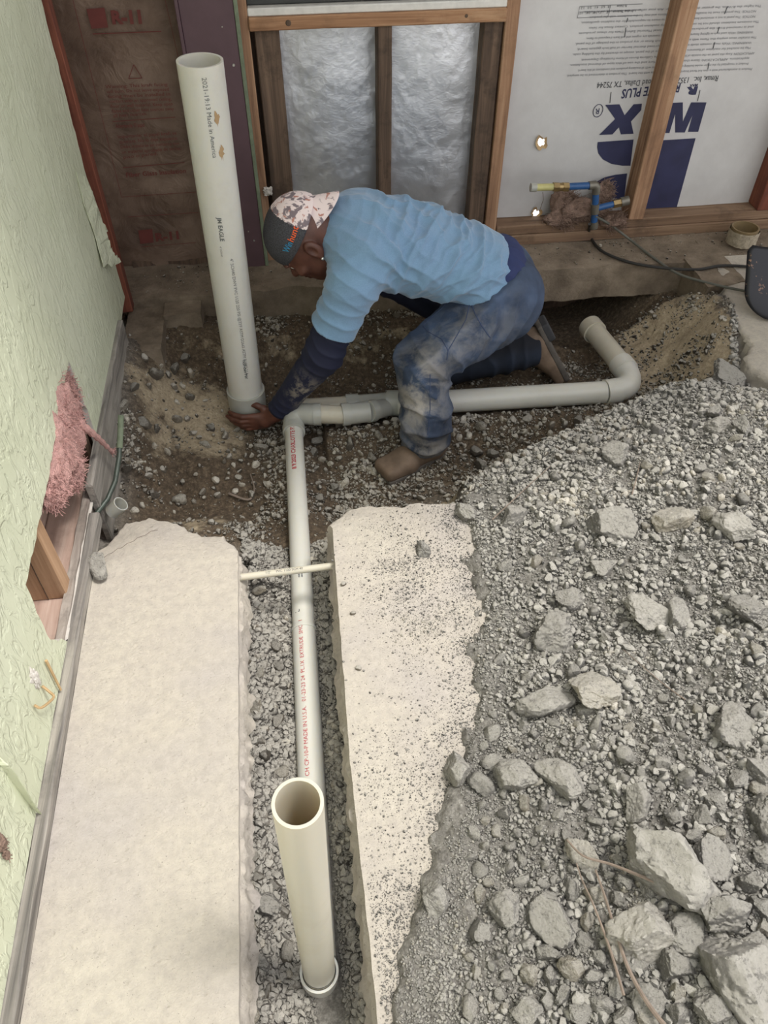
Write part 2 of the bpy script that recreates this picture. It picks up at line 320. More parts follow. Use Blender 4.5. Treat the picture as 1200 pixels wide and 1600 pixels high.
def height(x, y, fine=True):
    x = np.asarray(x, float); y = np.asarray(y, float)
    wob = .03*fbm(x, y, None, 5, 3, 3)
    sd = poly_sd(x+wob, y+wob*.7, PIT)
    # rubble side (outside the pit, right of the slab edge)
    dx = x-xb(y)+.05*fbm(x, y, None, 6, 3, 9)+.035*fbm(x, y, None, 26, 3, 10)
    ph = .018*sstep(-.03, .04, dx)+.05*sstep(.0, .35, dx)+.11*sstep(.2, 1.0, dx)+.03*fbm(x, y, None, 3.2, 4, 5)*sstep(.05, .4, dx)
    ph = ph+.016*fbm(x, y, None, 11, 3, 15)*sstep(.05, .3, dx)-.13*sstep(1.1, 1.45, x)*sstep(1.45, 1.85, y)
    ph = ph-.09*sstep(.45, .05, -sd*0+sd)*sstep(1.2, 2., y)-.06*sstep(1.5, 2.1, y)
    z = np.where(dx > -.03, ph, -.02)
    z = z - .035*sstep(.03, -.03, dx)
    z = np.where((x > 1.47) & (y > 1.78), -.03-.05*sstep(1.78, 1.84, y)+0*z, z)
    # below the two slabs
    z = np.where((x < -.212) & (y < 1.6), -.125, z)
    z = np.where((x > .02) & (dx < -.06), -.125, z)
    # trench
    tr = sstep(.145, .105, np.abs(x+.093))*sstep(1.7, 1.5, y)
    tz = -.205+.018*gauss(x, y*0, -.19, 0, .03, 1)+.016*gauss(x, y*0, .0, 0, .03, 1)-.0*y
    z = np.where(y < 1.5, z*(1-tr)+tz*tr, z)
    # pit
    depth = .285*sstep(.0, -.22, sd+.0)
    slabside = (x < .42) & (y < 1.75)
    depth = np.where(slabside, .13+.145*sstep(.02, -.26, sd), depth)
    z0 = np.where(slabside, 0., np.clip(z, -.05, .2))
    pz_ = z0*sstep(-.18, 0., sd)-depth
    # bank up to the footing, dark hollow on the right
    bank = sstep(2.26, 2.50, y+.03*fbm(x, y, None, 7, 3, 21))*(1-.95*gauss(x, y*0, 1.10, 0, .24, 1))
    pz_ = pz_*(1-bank)+(-.120-.03*sstep(.7, .9, x))*bank
    pz_ = pz_+.115*gauss(x, y, -.44, 2.22, .20, .30)+.07*gauss(x, y, -.36, 1.86, .18, .13)+.07*gauss(x, y, -.30, 1.55, .16, .10)
    pz_ = pz_+.10*gauss(x, y, 1.42, 2.25, .14, .22)
    pz_ = pz_+(.035*fbm(x, y, None, 8, 4, 61)+.014*np.abs(fbm(x, y, None, 22, 3, 63)))*gauss(x, y, 1.38, 2.2, .22, .34)
    # the bedding round the pipes
    pz_ = np.where((x > .06) & (x < 1.2), pz_+(-.212-pz_)*.9*gauss(x*0, y, 0, 1.97, 1, .09)*(x < 1.1), pz_)
    pz_ = pz_+(-.21-pz_)*np.clip(gauss(x, y*0, -.055, 0, .07, 1)*sstep(2.0, 1.9, y)*sstep(1.2, 1.35, y), 0, 1)
    pz_ = pz_+(-.285-pz_)*gauss(x, y, -.17, 2.10, .10, .10)*.9
    pz_ = pz_+(-.282-pz_)*np.clip(gauss(x, y, .33, 1.82, .15, .08)*1.4, 0, 1)
    pz_ = pz_+(-.300-pz_)*np.clip(gauss(x, y, .75, 2.29, .30, .10)*1.5, 0, 1)
    pz_ = pz_-.045*gauss(x, y, 1.12, 2.42, .16, .12)
    inn = sstep(.0, -.015, sd)
    z = z*(1-inn)+pz_*inn
    # under the footing
    z = np.where(y > 2.58, np.minimum(z, -.10), z)
    cav = np.exp(-((x-1.08)/.27)**4)*sstep(2.42, 2.50, y); z = z*(1-cav)-.37*cav
    # near riser's hole
    z = z-.02*gauss(x, y, -.075, .36, .07, .07)
    if fine: z = z+.008*fbm(x, y, None, 24, 4, 31)+.004*fbm(x, y, None, 90, 2, 37)
    return z
def hit(px, py, off=0.):
    d = ray(px, py); z = 0.
    for _ in range(12):
        t = (z-CAM_H)/d[2]; x, y = d[0]*t, d[1]*t
        z = .5*z+.5*(max(height1(x, y), 0 if on_slab(x, y) else -9)+off)
    return Vector((x, y, z))
def on_slab(x, y): return bool((x < -.21 and -1 < y < 1.38) or (.03 < x < .5 and y < 1.38))
NX, NY = 440, 430
gx, gy = np.meshgrid(np.linspace(-.64, 2.5, NX), np.linspace(-.15, 2.9, NY)); GX, GY = gx.ravel(), gy.ravel()
GZ = height(GX, GY)
_GZ2 = GZ.reshape(NY, NX)
def height1(x, y):
    u = min(max((x+.64)/3.14*(NX-1), 0), NX-1.001); v = min(max((y+.15)/3.05*(NY-1), 0), NY-1.001); a = int(u); b = int(v); u -= a; v -= b
    return float((_GZ2[b, a]*(1-u)+_GZ2[b, a+1]*u)*(1-v)+(_GZ2[b+1, a]*(1-u)+_GZ2[b+1, a+1]*u)*v)
i, j = np.meshgrid(np.arange(NX-1), np.arange(NY-1)); a = (j*NX+i).ravel()
me = mesh_np('ground', np.stack([GX, GY, GZ], 1), np.stack([a, a+1, a+NX+1, a+NX], 1))
PSD = poly_sd(GX, GY, PIT)
damp_and_shade = sstep(.02, -.12, PSD)*(1-.35*gauss(GX, GY, .45, 1.62, .25, .10))
TAN = lambda x, y: np.clip(.98*gauss(x, y, -.38, 2.10, .20, .27)+.7*gauss(x, y, -.33, 1.58, .13, .09)+.55*gauss(x, y, .15, 2.42, .45, .09)+1.1*gauss(x, y, 1.36, 2.18, .19, .34)+.75*gauss(x, y, .50, 1.60, .18, .07), 0, 1)
damp_and_shade = np.where((GY > 2.5) & (GX < 1.6), 1., damp_and_shade); tan = TAN(GX, GY)*np.where(GY > 2.45, .2, 1)*(.95+.4*fbm(GX, GY, None, 7, 3, 90))  # soil under the footing darkened by colour too, for the hollow's shade
for nm, arr in (('damp_and_shade', damp_and_shade), ('tan', tan)):
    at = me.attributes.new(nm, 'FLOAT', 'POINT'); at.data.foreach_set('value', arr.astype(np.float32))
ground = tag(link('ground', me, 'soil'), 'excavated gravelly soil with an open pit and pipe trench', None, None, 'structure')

# ============================================================ CONCRETE SLABS (the room's floor)
def dense(pts, step):
    out = []
    for (ax, ay, k), (bx, by, _) in zip(pts, pts[1:]+pts[:1]):
        L = math.hypot(bx-ax, by-ay); n = max(1, int(L/step)) if k else max(1, int(L/.1))
        for q in range(n): out.append((ax+(bx-ax)*q/n, ay+(by-ay)*q/n, k))
    return out
def slab(name, pts, seed, thick=.105, ztop=0., bulge=.02, cut=.022):
    """pts: (x, y, edge kind) 0 hidden plain edge, 1 saw cut edge with broken stone below, 2 broken edge; kind is that of the side that starts here"""
    D = dense(pts, .008); n = len(D); P = np.array([(d[0], d[1]) for d in D]); kd = np.array([d[2] for d in D])
    nx = np.roll(P, -1, 0)-np.roll(P, 1, 0); nrm = np.stack([nx[:, 1], -nx[:, 0]], 1); nrm /= np.linalg.norm(nrm, axis=1)[:, None]+1e-9
    area = .5*np.sum(P[:, 0]*np.roll(P[:, 1], -1)-np.roll(P[:, 0], -1)*P[:, 1])
    if area < 0: nrm = -nrm
    zero = P[:, 0]*0
    j2 = (.028*fbm(P[:, 0], P[:, 1], None, 9, 4, seed)+.006*fbm(P[:, 0], P[:, 1], None, 60, 2, seed+1))*(kd == 2)
    j1 = .0012*fbm(P[:, 0], P[:, 1], None, 40, 2, seed+2)*(kd == 1)
    P = P+nrm*(j2+j1)[:, None]
    zs = [0, -.006, -cut, -cut-.006, -.04, -.055, -.07, -.085, -thick]
    rows = []
    for li, zz in enumerate(zs):
        if li == 0: off = zero-.002*(kd == 2)
        elif li < 3: off = zero+0*(kd == 1)+.004*li*(kd == 2)
        else:
            f = (.35+.65*(li-3)/5)
            b = bulge*f*(.75+1.1*fbm(P[:, 0], P[:, 1], zero+zz*1.5, 30, 5, seed+5))+.011*fbm(P[:, 0], P[:, 1], zero+zz*1.3, 62, 3, seed+9)
            off = np.maximum(b, -.012)*(kd > 0)
        rows.append(np.column_stack([P+nrm*off[:, None], np.full(n, ztop+zz)+(.003*fbm(P[:, 0], P[:, 1], zero+zz, 80, 2, 4)*(kd > 0) if li > 3 else 0)]))
    bm = bmesh.new(); R = [[bm.verts.new(tuple(v)) for v in row] for row in rows]
    for A, B in zip(R, R[1:]):
        for q in range(n): f = bm.faces.new((A[q], A[(q+1) % n], B[(q+1) % n], B[q])); f.smooth = True; f.material_index = 1
    for q in range(n):
        pass
    top = bm.faces.new(R[0]); top.material_index = 0; top.normal_update()
    bmesh.ops.triangulate(bm, faces=[top])
    o = link(name, bm_mesh(name, bm), ['concrete', 'broken_concrete']); o.data.set_sharp_from_angle(angle=math.radians(50)); return o
fl = slab('floor', [(-.205, -2.6, 1), (-.205, .9, 1), (-.206, 1.31, 2), (-.24, 1.365, 2), (-.30, 1.37, 2), (-.37, 1.415, 2), (-.44, 1.45, 2), (-.50, 1.44, 2), (-.535, 1.37, 2), (-.562, 1.34, 0), (-.562, -2.6, 0)], 11)
tag(fl, 'cream concrete floor strip along the green wall', None, None, 'structure')
fr = slab('floor.001', [(.024, -2.6, 1), (.022, .7, 1), (.040, 1.365, 2), (.075, 1.395, 2), (.15, 1.415, 2), (.24, 1.40, 2), (.34, 1.405, 2), (.46, 1.40, 0), (1.0, 1.3, 0), (1.6, 1.3, 0), (1.6, -2.6, 0)][::-1], 23) if False else None
def rev(pts):  # reverse a loop and keep each side's kind
    n = len(pts); return [(pts[(n-1-i)][0], pts[(n-1-i)][1], pts[(n-2-i) % n][2]) for i in range(n)]
fr = slab('floor', [(.024, -2.6, 1), (.022, .7, 1), (.040, 1.355, 2), (.075, 1.395, 2), (.15, 1.415, 2), (.24, 1.40, 2), (.34, 1.405, 2), (.46, 1.38, 0), (.46, .2, 0), (.6, .1, 0), (.6, -2.6, 0)], 23)
tag(fr, 'cream concrete floor strip sprinkled with grit beside the rubble', None, None, 'structure')
fb = slab('floor', [(1.60, 2.56, 0), (2.6, 2.56, 0), (2.6, 1.72, 0), (1.62, 1.73, 2), (1.48, 1.80, 2), (1.455, 1.92, 2), (1.50, 2.0, 2), (1.52, 2.13, 2), (1.57, 2.26, 2), (1.60, 2.42, 2)], 37, .16, .0, .03, .012)
tag(fb, 'broken concrete floor corner beyond the rubble by the shovel', None, None, 'structure')
# far floor behind the camera: only lit and reflected, never framed
box('floor', (.6, -2.6, -.02), (4.2, -.12, 0), 'concrete', bevel=0)['kind'] = 'structure'
box('floor', (2.45, -.2, -.02), (4.2, 2.7, 0), 'concrete', bevel=0)['kind'] = 'structure'
crk = tube('crack', [pz(a, b, .0003) for a, b in ((162, 872), (169, 866), (175, 864), (184, 857), (190, 856), (199, 849), (208, 846), (215, 840), (226, 837), (236, 830), (247, 828))], .0005, 'wood_old_v', fl, n=5)
# footing the back wall stands on, lumpy face
def lumpy_block(name, lo, hi, nx, ny, nz, amp, f, seed, mat, front_only=True):
    bm = bmesh.new(); bmesh.ops.create_cube(bm, size=1)
    lo = Vector(lo); hi = Vector(hi); d = hi-lo; c = (lo+hi)/2
    for v in bm.verts: v.co = Vector((v.co.x*d.x, v.co.y*d.y, v.co.z*d.z))+c
    for ax, k in ((0, nx), (1, ny), (2, nz)):
        for q in range(1, k):
            p = lo.copy(); p[ax] = lo[ax]+d[ax]*q/k; nn = Vector((0, 0, 0)); nn[ax] = 1
            bmesh.ops.bisect_plane(bm, geom=bm.verts[:]+bm.edges[:]+bm.faces[:], plane_co=p, plane_no=nn)
    V = np.array([v.co for v in bm.verts]); a = amp
    dy = a*fbm(V[:, 0], V[:, 1], V[:, 2], f, 4, seed); dz = a*.35*fbm(V[:, 0], V[:, 1], V[:, 2], f*1.5, 3, seed+1)
    w = sstep(hi.y, hi.y-.05, V[:, 1])
    for v, y_, z_, w_ in zip(bm.verts, dy, dz, w): v.co.y += y_*w_; v.co.z += z_*w_
    bm.normal_update(); me = bm_mesh(name, bm, True); me.set_sharp_from_angle(angle=math.radians(50)); return link(name, me, mat)
o = lumpy_block('trim_footing', (-.66, 2.545, -.135), (1.62, 2.95, 0), 150, 12, 9, .022, 9, 51, 'curb_concrete'); tag(o, 'rough concrete footing ledge under the back wall', None, None, 'structure')
o = lumpy_block('trim_footing', (1.60, 2.54, -.12), (2.9, 2.95, .0), 60, 12, 8, .02, 11, 55, 'curb_concrete'); tag(o, 'cracked concrete ledge under the right end of the back wall', None, None, 'structure')

o = lumpy_block('trim_footing', (-.60, 2.27, -.20), (-.47, 2.56, -.035), 22, 30, 12, .03, 8, 58, 'curb_concrete'); tag(o, 'rounded concrete lump in the corner by the green wall', None, None, 'structure')
o = lumpy_block('trim_footing', (-.47, 2.46, -.22), (-.34, 2.56, -.02), 20, 14, 12, .03, 9, 59, 'curb_concrete'); tag(o, 'broken concrete step beside the corner lump', None, None, 'structure')
o = lumpy_block('trim_footing', (1.50, 2.36, -.20), (1.66, 2.56, .004), 20, 24, 12, .03, 9, 63, 'curb_concrete'); tag(o, 'crumbling concrete corner where ledge meets the far floor', None, None, 'structure')
# ============================================================ BACK WALL
YS, YB = 2.75, 2.83      # front of the studs, face of what is behind them
# outer sheathing of the wall in three fields, so the window stays open
ZS = .775                # underside of the rough sill
o = box('wall_back', (-.75, YB+.03, -.8), (3.4, YB+.05, ZS+.03), 'wood_old_v', bevel=0); tag(o, None, None, None, 'structure')
o = box('wall_back', (-.75, YB+.03, ZS+.03), (-.09, YB+.05, 2.4), 'wood_old_v', bevel=0); tag(o, None, None, None, 'structure')
o = box('wall_back', (.81, YB+.03, ZS+.03), (3.4, YB+.05, 2.4), 'board_skin', bevel=0); tag(o, None, None, None, 'structure')
plate = box('bottom_plate', (.80, YS-.005, .0), (2.9, YB+.01, .042), 'wood_plate', bevel=.003, jit=.001, cuts=14); tag(plate, 'long weathered bottom plate board on the footing, lower of two', 'plate')
plate2 = box('bottom_plate', (.80, YS, .042), (2.9, YB+.01, .078), 'wood_plate', bevel=.003, jit=.001, cuts=14); tag(plate2, 'dusty upper bottom plate board carrying the studs', 'plate')
lp = box('bottom_plate', (-.60, YS+.02, -.01), (.80, YB+.01, .02), 'wood_old_v', bevel=.003, jit=.003, cuts=14); tag(lp, 'rotten dark bottom plate under the brown insulation', 'plate')
def stud(x0, x1, z0, z1, mat, label, y0=YS, y1=YB+.008, name='wall_stud'):
    o = box(name, (x0, y0, z0), (x1, y1, z1), mat, bevel=.003, jit=.0006, cuts=9); return tag(o, label, 'stud')
stud(-.100, -.0625, .0, 2.3, 'wood_fresh_v', 'stained wooden stud right beside the purple board')
stud(-.048, .030, .0, ZS, 'wood_old_v', 'blotchy dark wooden stud along the left foil panel', YS+.012)
stud(.339, .386, .0, ZS, 'wood_old_v', 'dark centre stud between the two foil panels')
stud(.686, .748, .0, ZS, 'wood_old_v', 'dark weathered stud along the right foil panel', YS+.01)
stud(.752, .796, .0, 2.3, 'wood_fresh_v', 'lighter full-height stud right of the foil panels')
s1 = stud(1.325, 1.385, .078, 2.3, 'wood_fresh_v', 'tall fir stud crossing the printed insulation board', YS-.01)
stud(1.86, 1.92, .078, 2.3, 'wood_red_v', 'reddish stud at the right edge of the photo')
stud(-.632, -.578, -.02, 2.3, 'wood_red_v', 'reddish brown corner stud at the end of the green wall', 2.49, 2.535)
# sill and window above it
sl = box('window_sill_board', (-.062, YS-.012, ZS), (.752, YB+.01, .812), 'wood_fresh_h', bevel=.003, jit=.0008, cuts=10); tag(sl, 'rough wooden sill board above the foil panels', 'sill')
def knot(x, z, y, r, parent): 
    bm = bmesh.new(); bmesh.ops.create_cone(bm, cap_ends=True, segments=14, radius1=r, radius2=r*.8, depth=.002, matrix=Matrix.Translation((x, y, z))@Matrix.Rotation(math.pi/2, 4, 'X')); return link('knot', bm_mesh('knot', bm), 'wood_old_v', parent)
knot(.06, .795, YS-.0125, .009, sl); knot(.62, .796, YS-.0125, .006, sl)
wf = box('window_1', (-.062, YS, .812), (.752, YB+.02, .834), 'white_paint', bevel=.003); tag(wf, None, None, None, 'structure')
box('window_frame', (-.062, YS+.03, .836), (.752, YB+.03, .90), 'window_frame', wf); box('window_frame', (-.062, YS+.03, .90), (-.02, YB+.03, 1.9), 'window_frame', wf)
box('window_frame', (.71, YS+.03, .90), (.752, YB+.03, 1.9), 'window_frame', wf); box('window_frame', (-.062, YS+.03, 1.9), (.752, YB+.03, 1.95), 'window_frame', wf)
# foil sheets, bowed a little
def sheet(name, x0, x1, z0, z1, y, mat, bow=.006, amp=.003, f=7, seed=0, nx=70, nz=90, thick=None):
    X, Z = np.meshgrid(np.linspace(x0, x1, nx), np.linspace(z0, z1, nz)); X, Z = X.ravel(), Z.ravel()
    u = (X-x0)/(x1-x0); Yv = y-bow*np.sin(np.pi*u)+amp*fbm(X, Z, None, f, 4, seed)+amp*.5*np.abs(fbm(X, Z*.6, None, f*3, 3, seed+3))
    i, j = np.meshgrid(np.arange(nx-1), np.arange(nz-1)); a = (j*nx+i).ravel()
    return link(name, mesh_np(name, np.stack([X, Yv, Z], 1), np.stack([a, a+1, a+nx+1, a+nx], 1)), mat)
tag(sheet('foil_panel', .030, .340, .0, ZS, YB-.008, 'foil', .010, .004, 9, 61, 110, 200), 'crinkled silver foil insulation panel left of the centre stud', 'insulation', None)
tag(sheet('foil_panel', .385, .690, .0, ZS, YB-.008, 'foil', .012, .004, 8, 67, 110, 200), 'silver foil insulation panel right of the centre stud', 'insulation', None)
# printed board right of the window
bd = empty('insulation_board', (1.3, YB, .078), 'grey faced foam insulation board with large dark blue upside-down print', 'insulation')
o = sheet('board_face', .79, 1.87, .075, 2.3, YB-.002, 'board_skin', .002, .0015, 5, 71, 80, 120); o.parent = bd; o.matrix_parent_inverse = Matrix.Translation(-bd.location)
o = box('board_core', (.79, YB+.003, .075), (1.87, YB+.028, 2.3), 'pvc_cream', bd, 0)
tag(box('insulation_board', (1.875, YB-.004, .078), (3.3, YB+.028, 2.3), 'board_skin', bevel=0), 'plain grey insulation board beyond the right-hand stud', 'insulation')
YT = YB-.0055
def BP(px, py): p = pY(px, py, YT); return p
def print_poly(pix, mat, parent=None, name='print'):
    parent = parent or bd; bm = bmesh.new(); bm.faces.new([bm.verts.new(BP(*q)) for q in pix]).normal_update(); bmesh.ops.triangulate(bm, faces=bm.faces[:])
    return link(name, bm_mesh(name, bm), mat, parent)
# big emblem: bar, leg and bowl, then the two letter forms
print_poly([(1005, 221), (1087, 216), (1055, 333), (972, 338)], 'board_ink', name='printed_emblem')
def rnd(pts, c, n=6): return pts
print_poly([(934, 222), (990, 218), (985, 259), (972, 259), (955, 256), (942, 249), (935, 240), (933, 230)], 'board_ink', name='printed_emblem')
print_poly([(980, 271), (962, 273), (945, 277), (934, 283), (930, 296), (936, 304), (950, 309), (975, 312)], 'board_ink', name='printed_emblem')
# letter X
print_poly([(946, 164), (968, 163), (976, 180), (990, 163), (1003, 162), (1002, 172), (986, 190), (990, 209), (970, 210), (967, 199), (957, 210), (936, 211), (961, 186)], 'board_ink', name='printed_letter')
# letter M (the rest of the word is behind the stud)
print_poly([(1033, 162), (1040, 162), (1036, 208), (1023, 208)], 'board_ink', name='printed_letter')
print_poly([(1046, 161), (1067, 160), (1067, 190), (1080, 160), (1104, 160), (1091, 206), (1075, 206), (1082, 180), (1070, 207), (1055, 207), (1055, 178), (1046, 208), (1031, 208)], 'board_ink', name='printed_letter')
# text on the board stands on its head
def board_text(s, px0, py0, px1, py1, h, mat='board_ink', bold=0.):
    """s runs from pixel (px0, py0) to (px1, py1), upside down, letter height h px"""
    A = BP(px0, py0); B = BP(px1, py1); zt = BP(px0, py0+h); H_ = abs(zt.z-A.z)
    me = text_mesh(s, 1., lambda a, b: Vector((a, b, 0)), bold=bold); w = max(v.co.x for v in me.vertices) or 1
    L = (B-A); 
    for v in me.vertices:
        u_, v_ = v.co.x/w, v.co.y; v.co = A+L*u_+Vector((0, 0, -1))*(v_*H_/.7)
    return link('printed_text', me, mat, bd)
board_text('Rmax, Inc.  13524 Welch Road Dallas, TX 75244', 1124, 118, 934, 129, 9, 'black_ink')
board_text('R-MATTE PLUS', 1065, 130, 973, 140, 14, 'board_ink', .02)
board_text('MAX', 1091, 131, 1078, 132, 4, 'board_ink', .03); board_text('R', 1091, 136, 1073, 137, 11, 'board_ink', .06)
board_text('R', 938, 169, 931, 170, 9); 
ctr = BP(934.5, 173)
tube('printed_ring', [ctr+Vector((math.cos(a)*.0175, 0, math.sin(a)*.0215)) for a in (2*math.pi*k/28 for k in range(29))], .0012, 'board_ink', bd, n=5, caps=False)
for (a, b) in (((955, 144), (953, 161)), ((1094, 141), (1090, 158)), ((978, 44), (976, 58)), ((1137, 10), (1132, 22)), ((1124, 42), (1121, 52)), ((1117, 66), (1114, 76)), ((1108, 98), (1106, 108)), ((981, 28), (979, 35))):
    A = BP(*a); B = BP(*b); tube('printed_tick', [A, B], .0012, 'black_ink', bd, n=4)
lines = ['Product is manufactured with a thin foil faced board suited to compliance with the board. This product is determined to be sampled.',
 'Product is recognized by the major model building codes as suitable for use with all insulating products and conditions of this board.',
 'applications. APPLICATION: Store this panel on the surface and the use of this type of thermal insulation.',
 'APPLICATION: Keep this panel on the outside of frame walls. Consult the California Bureau of Home Furnishings Department.',
 'May be notched for insulation of fasteners at the entire surface of the panel, except as directed by the building code.',
 'WARNING: Walls must contain studs covered with an approved thermal barrier of half inch gypsum board.',
 'The installer must employ this Flame with a sealed panel. Consult Rmax or any product in the package of the panel.',
 'WARNING: While used such as lighting fixtures and electrical, plastic materials are organic and will burn if exposed to flame.',
 'and is removed from the products. Please refer to local Material Safety Data for these products.',
 'The minimum insulation should not be covered by a property insulation product. Contact Rmax for Sales',
 'NOTICE: The panel is not a structural board and is controlled to insure its responsibility for the insulation specification.',
 'NOTICE: This product must be installed under these conditions and may be the insulation with the product.',
 'The higher the R-Value, the greater the insulating power. Ask your seller for the fact sheet on R-Values.']
for k, s in enumerate(lines):
    y0 = 106-k*8.2; ys = y0*1.0; xr = 1176+(-7 if k % 3 else 0)+k*1.2; xl = 886+k*2.2+(random.random()*22 if k % 2 else 0)
    board_text(s, xr, ys, xl, ys+11-k*.1, 3.6, 'line_ink')
for (a, b) in (((902, 28), (1000, 24)), ((904, 19), (1002, 15)), ((906, 10), (1004, 6)), ((902, 28), (906, 10)), ((950, 26), (954, 8))):
    tube('printed_rule', [BP(*a), BP(*b)], .0006, 'black_ink', bd, n=4)
board_text('Product Thickness   1.5"   1.0"   5/8"   3/4"   1/2"', 990, 15.5, 905, 19, 3.6, 'black_ink'); board_text('R-Value      10   6.5   4.1   5.0   3.2', 980, 7.5, 908, 11, 3.6, 'black_ink')
# two ragged holes torn in the board, centres glow to imitate sky behind
def ragged_hole(px, py, r, seed, glow=True):
    c = BP(px, py); bm = bmesh.new(); n = 15; outer = []; inn = []
    rg = random.Random(seed)
    for k in range(n):
        a = 2*math.pi*k/n; ro = r*(1+.35*rg.uniform(-1, 1)); outer.append(bm.verts.new(c+Vector((math.cos(a)*ro, -.004-rg.random()*.004, math.sin(a)*ro*1.1)))); inn.append(bm.verts.new(c+Vector((math.cos(a)*ro*.55, .001, math.sin(a)*ro*.6))))
    for k in range(n): bm.faces.new((outer[k], outer[(k+1) % n], inn[(k+1) % n], inn[k]))
    bm.faces.new(inn)
    me = bm_mesh('torn_hole', bm); o = link('torn_hole', me, ['straw', 'daylight_glow'], bd)
    me.polygons[-1].material_index = 1
    for p in me.polygons:
        if len(p.vertices) == n: p.material_index = 1
t = NT('daylight_glow'); t.b.inputs['Emission Color'].default_value = (1, 1, 1, 1); t.b.inputs['Emission Strength'].default_value = 1.6; co = t.coord(); M['daylight_glow'] = t.m
ragged_hole(846, 222, .022, 3); ragged_hole(837, 334, .022, 5)

# unseen part ceiling, added over the pit end to keep it shaded
o = box('ceiling', (-.76, 1.42, 2.4), (4.2, 2.95, 2.45), 'gypsum', bevel=0); o['kind'] = 'structure'
# ---- purple board and the brown kraft-faced batt left of it
pb = empty('purple_board', (-.15, 2.71, 0), 'dark purple painted board with screws between brown insulation and foil', 'board')
box('board', (-.262, 2.715, -.02), (-.100, 2.735, 2.3), 'purple_board', pb, .002); box('green_edge', (-.100, 2.712, -.02), (-.088, 2.738, 2.3), 'green_edge', pb, .0015)
box('left_lip', (-.272, 2.70, -.02), (-.262, 2.735, 2.3), 'purple_board', pb, .002)
def screw(px, py, Y, parent, r=.005):
    c = pY(px, py, Y); bm = bmesh.new(); bmesh.ops.create_cone(bm, cap_ends=True, segments=12, radius1=r, radius2=r*.7, depth=.003, matrix=Matrix.Translation(c)@Matrix.Rotation(math.pi/2, 4, 'X')); return link('screw', bm_mesh('screw', bm, False), 'screw_head', parent)
screw(365, 102, 2.713, pb); screw(397, 376, 2.713, pb, .004); screw(347, 42, 2.713, pb, .0025); screw(388, 362, 2.713, pb, .0025)
tag(box('plaster_lump', (-.075, 2.738, .26), (-.045, 2.752, .285), 'gypsum', bevel=.004, jit=.004, cuts=3), 'small white plaster lump stuck on the stud beside the purple board', 'plaster')
kr = empty('kraft_insulation', (-.45, 2.79, 0), 'brown kraft paper faced insulation batt with red print', 'insulation')
o = sheet('kraft_face', -.66, -.262, -.035, 2.3, 2.785, 'kraft', .016, .010, 6, 81, 60, 240); o.parent = kr; o.matrix_parent_inverse = Matrix.Translation(-kr.location)
KY = 2.759
def KP(px, py): return pY(px, py, KY)
def kpoly(pix, name='print'): 
    bm = bmesh.new(); bm.faces.new([bm.verts.new(KP(*q)) for q in pix]); return link(name, bm_mesh(name, bm), 'kraft_ink', kr)
def ktext(s, a, b, h, bold=0.):
    A = KP(*a); B = KP(*b); me = text_mesh(s, 1., lambda x, y: Vector((x, y, 0)), bold=bold); w = max(v.co.x for v in me.vertices) or 1; Hh = abs(KP(a[0], a[1]-h).z-A.z)
    up = (KP(a[0]-h*.17, a[1]-h)-A)
    for v in me.vertices: x, y = v.co.x/w, v.co.y/.7; v.co = A+(B-A)*x+up*y
    return link('printed_text', me, 'kraft_ink', kr)
kpoly([(135, 14), (163, 12), (169, 43), (143, 45)], 'printed_square'); ktext('R-11', (175, 37), (222, 36), 20, .05)
def krule(a, b, r=.0012): tube('printed_rule', [KP(*a), KP(*b)], r, 'kraft_ink', kr, n=4)
krule((145, 53), (252, 49), .0018); krule((114, 0), (190, 308), .001); krule((258, 0), (290, 140), .001); krule((190, 308), (306, 300), .001); krule((200, 339), (310, 332), .001)
for a, b in (((201, 123), (209, 101)), ((209, 101), (222, 122)), ((222, 122), (201, 123))): krule(a, b, .0014)
kl = ['Warning: This kraft facing', 'will burn. Do not leave exposed', 'facing must be installed in', 'contact with an approved ceiling,', 'floor or wall material. Keep open', 'flame and other heat sources away', 'all heat sources.']
for k, s in enumerate(kl): ktext(s, (165+k*2.0, 138+k*7.6), ((262 if k < 6 else 218)+k*2.0, 134+k*7.6), 5, .012)
krule((176, 190), (274, 183), .0014); ktext('Advertencia: El papel', (181, 200), (226, 198), 6, .02)
kl = ['Importante: el papel kraft se', 'quemara. No lo deje expuesto.', 'Debe instalarse en contacto con', 'un material aprobado de techo,', 'piso o pared.']
for k, s in enumerate(kl): ktext(s, (184+k*2.2, 216+k*8), (276+k*2.2-(38 if k == 4 else 0), 210+k*8), 5, .01)
krule((192, 262), (288, 254), .0014); ktext('Fiber Glass Insulation', (197, 277), (291, 270), 7, .02)
kpoly([(216, 360), (238, 358), (240, 379), (219, 381)], 'printed_square'); ktext('R-11', (243, 377), (280, 373), 12, .04); krule((220, 386), (306, 379), .001)
for a, b in (((266, 432), (274, 418)), ((274, 418), (284, 431)), ((284, 431), (266, 432))): krule(a, b, .001)
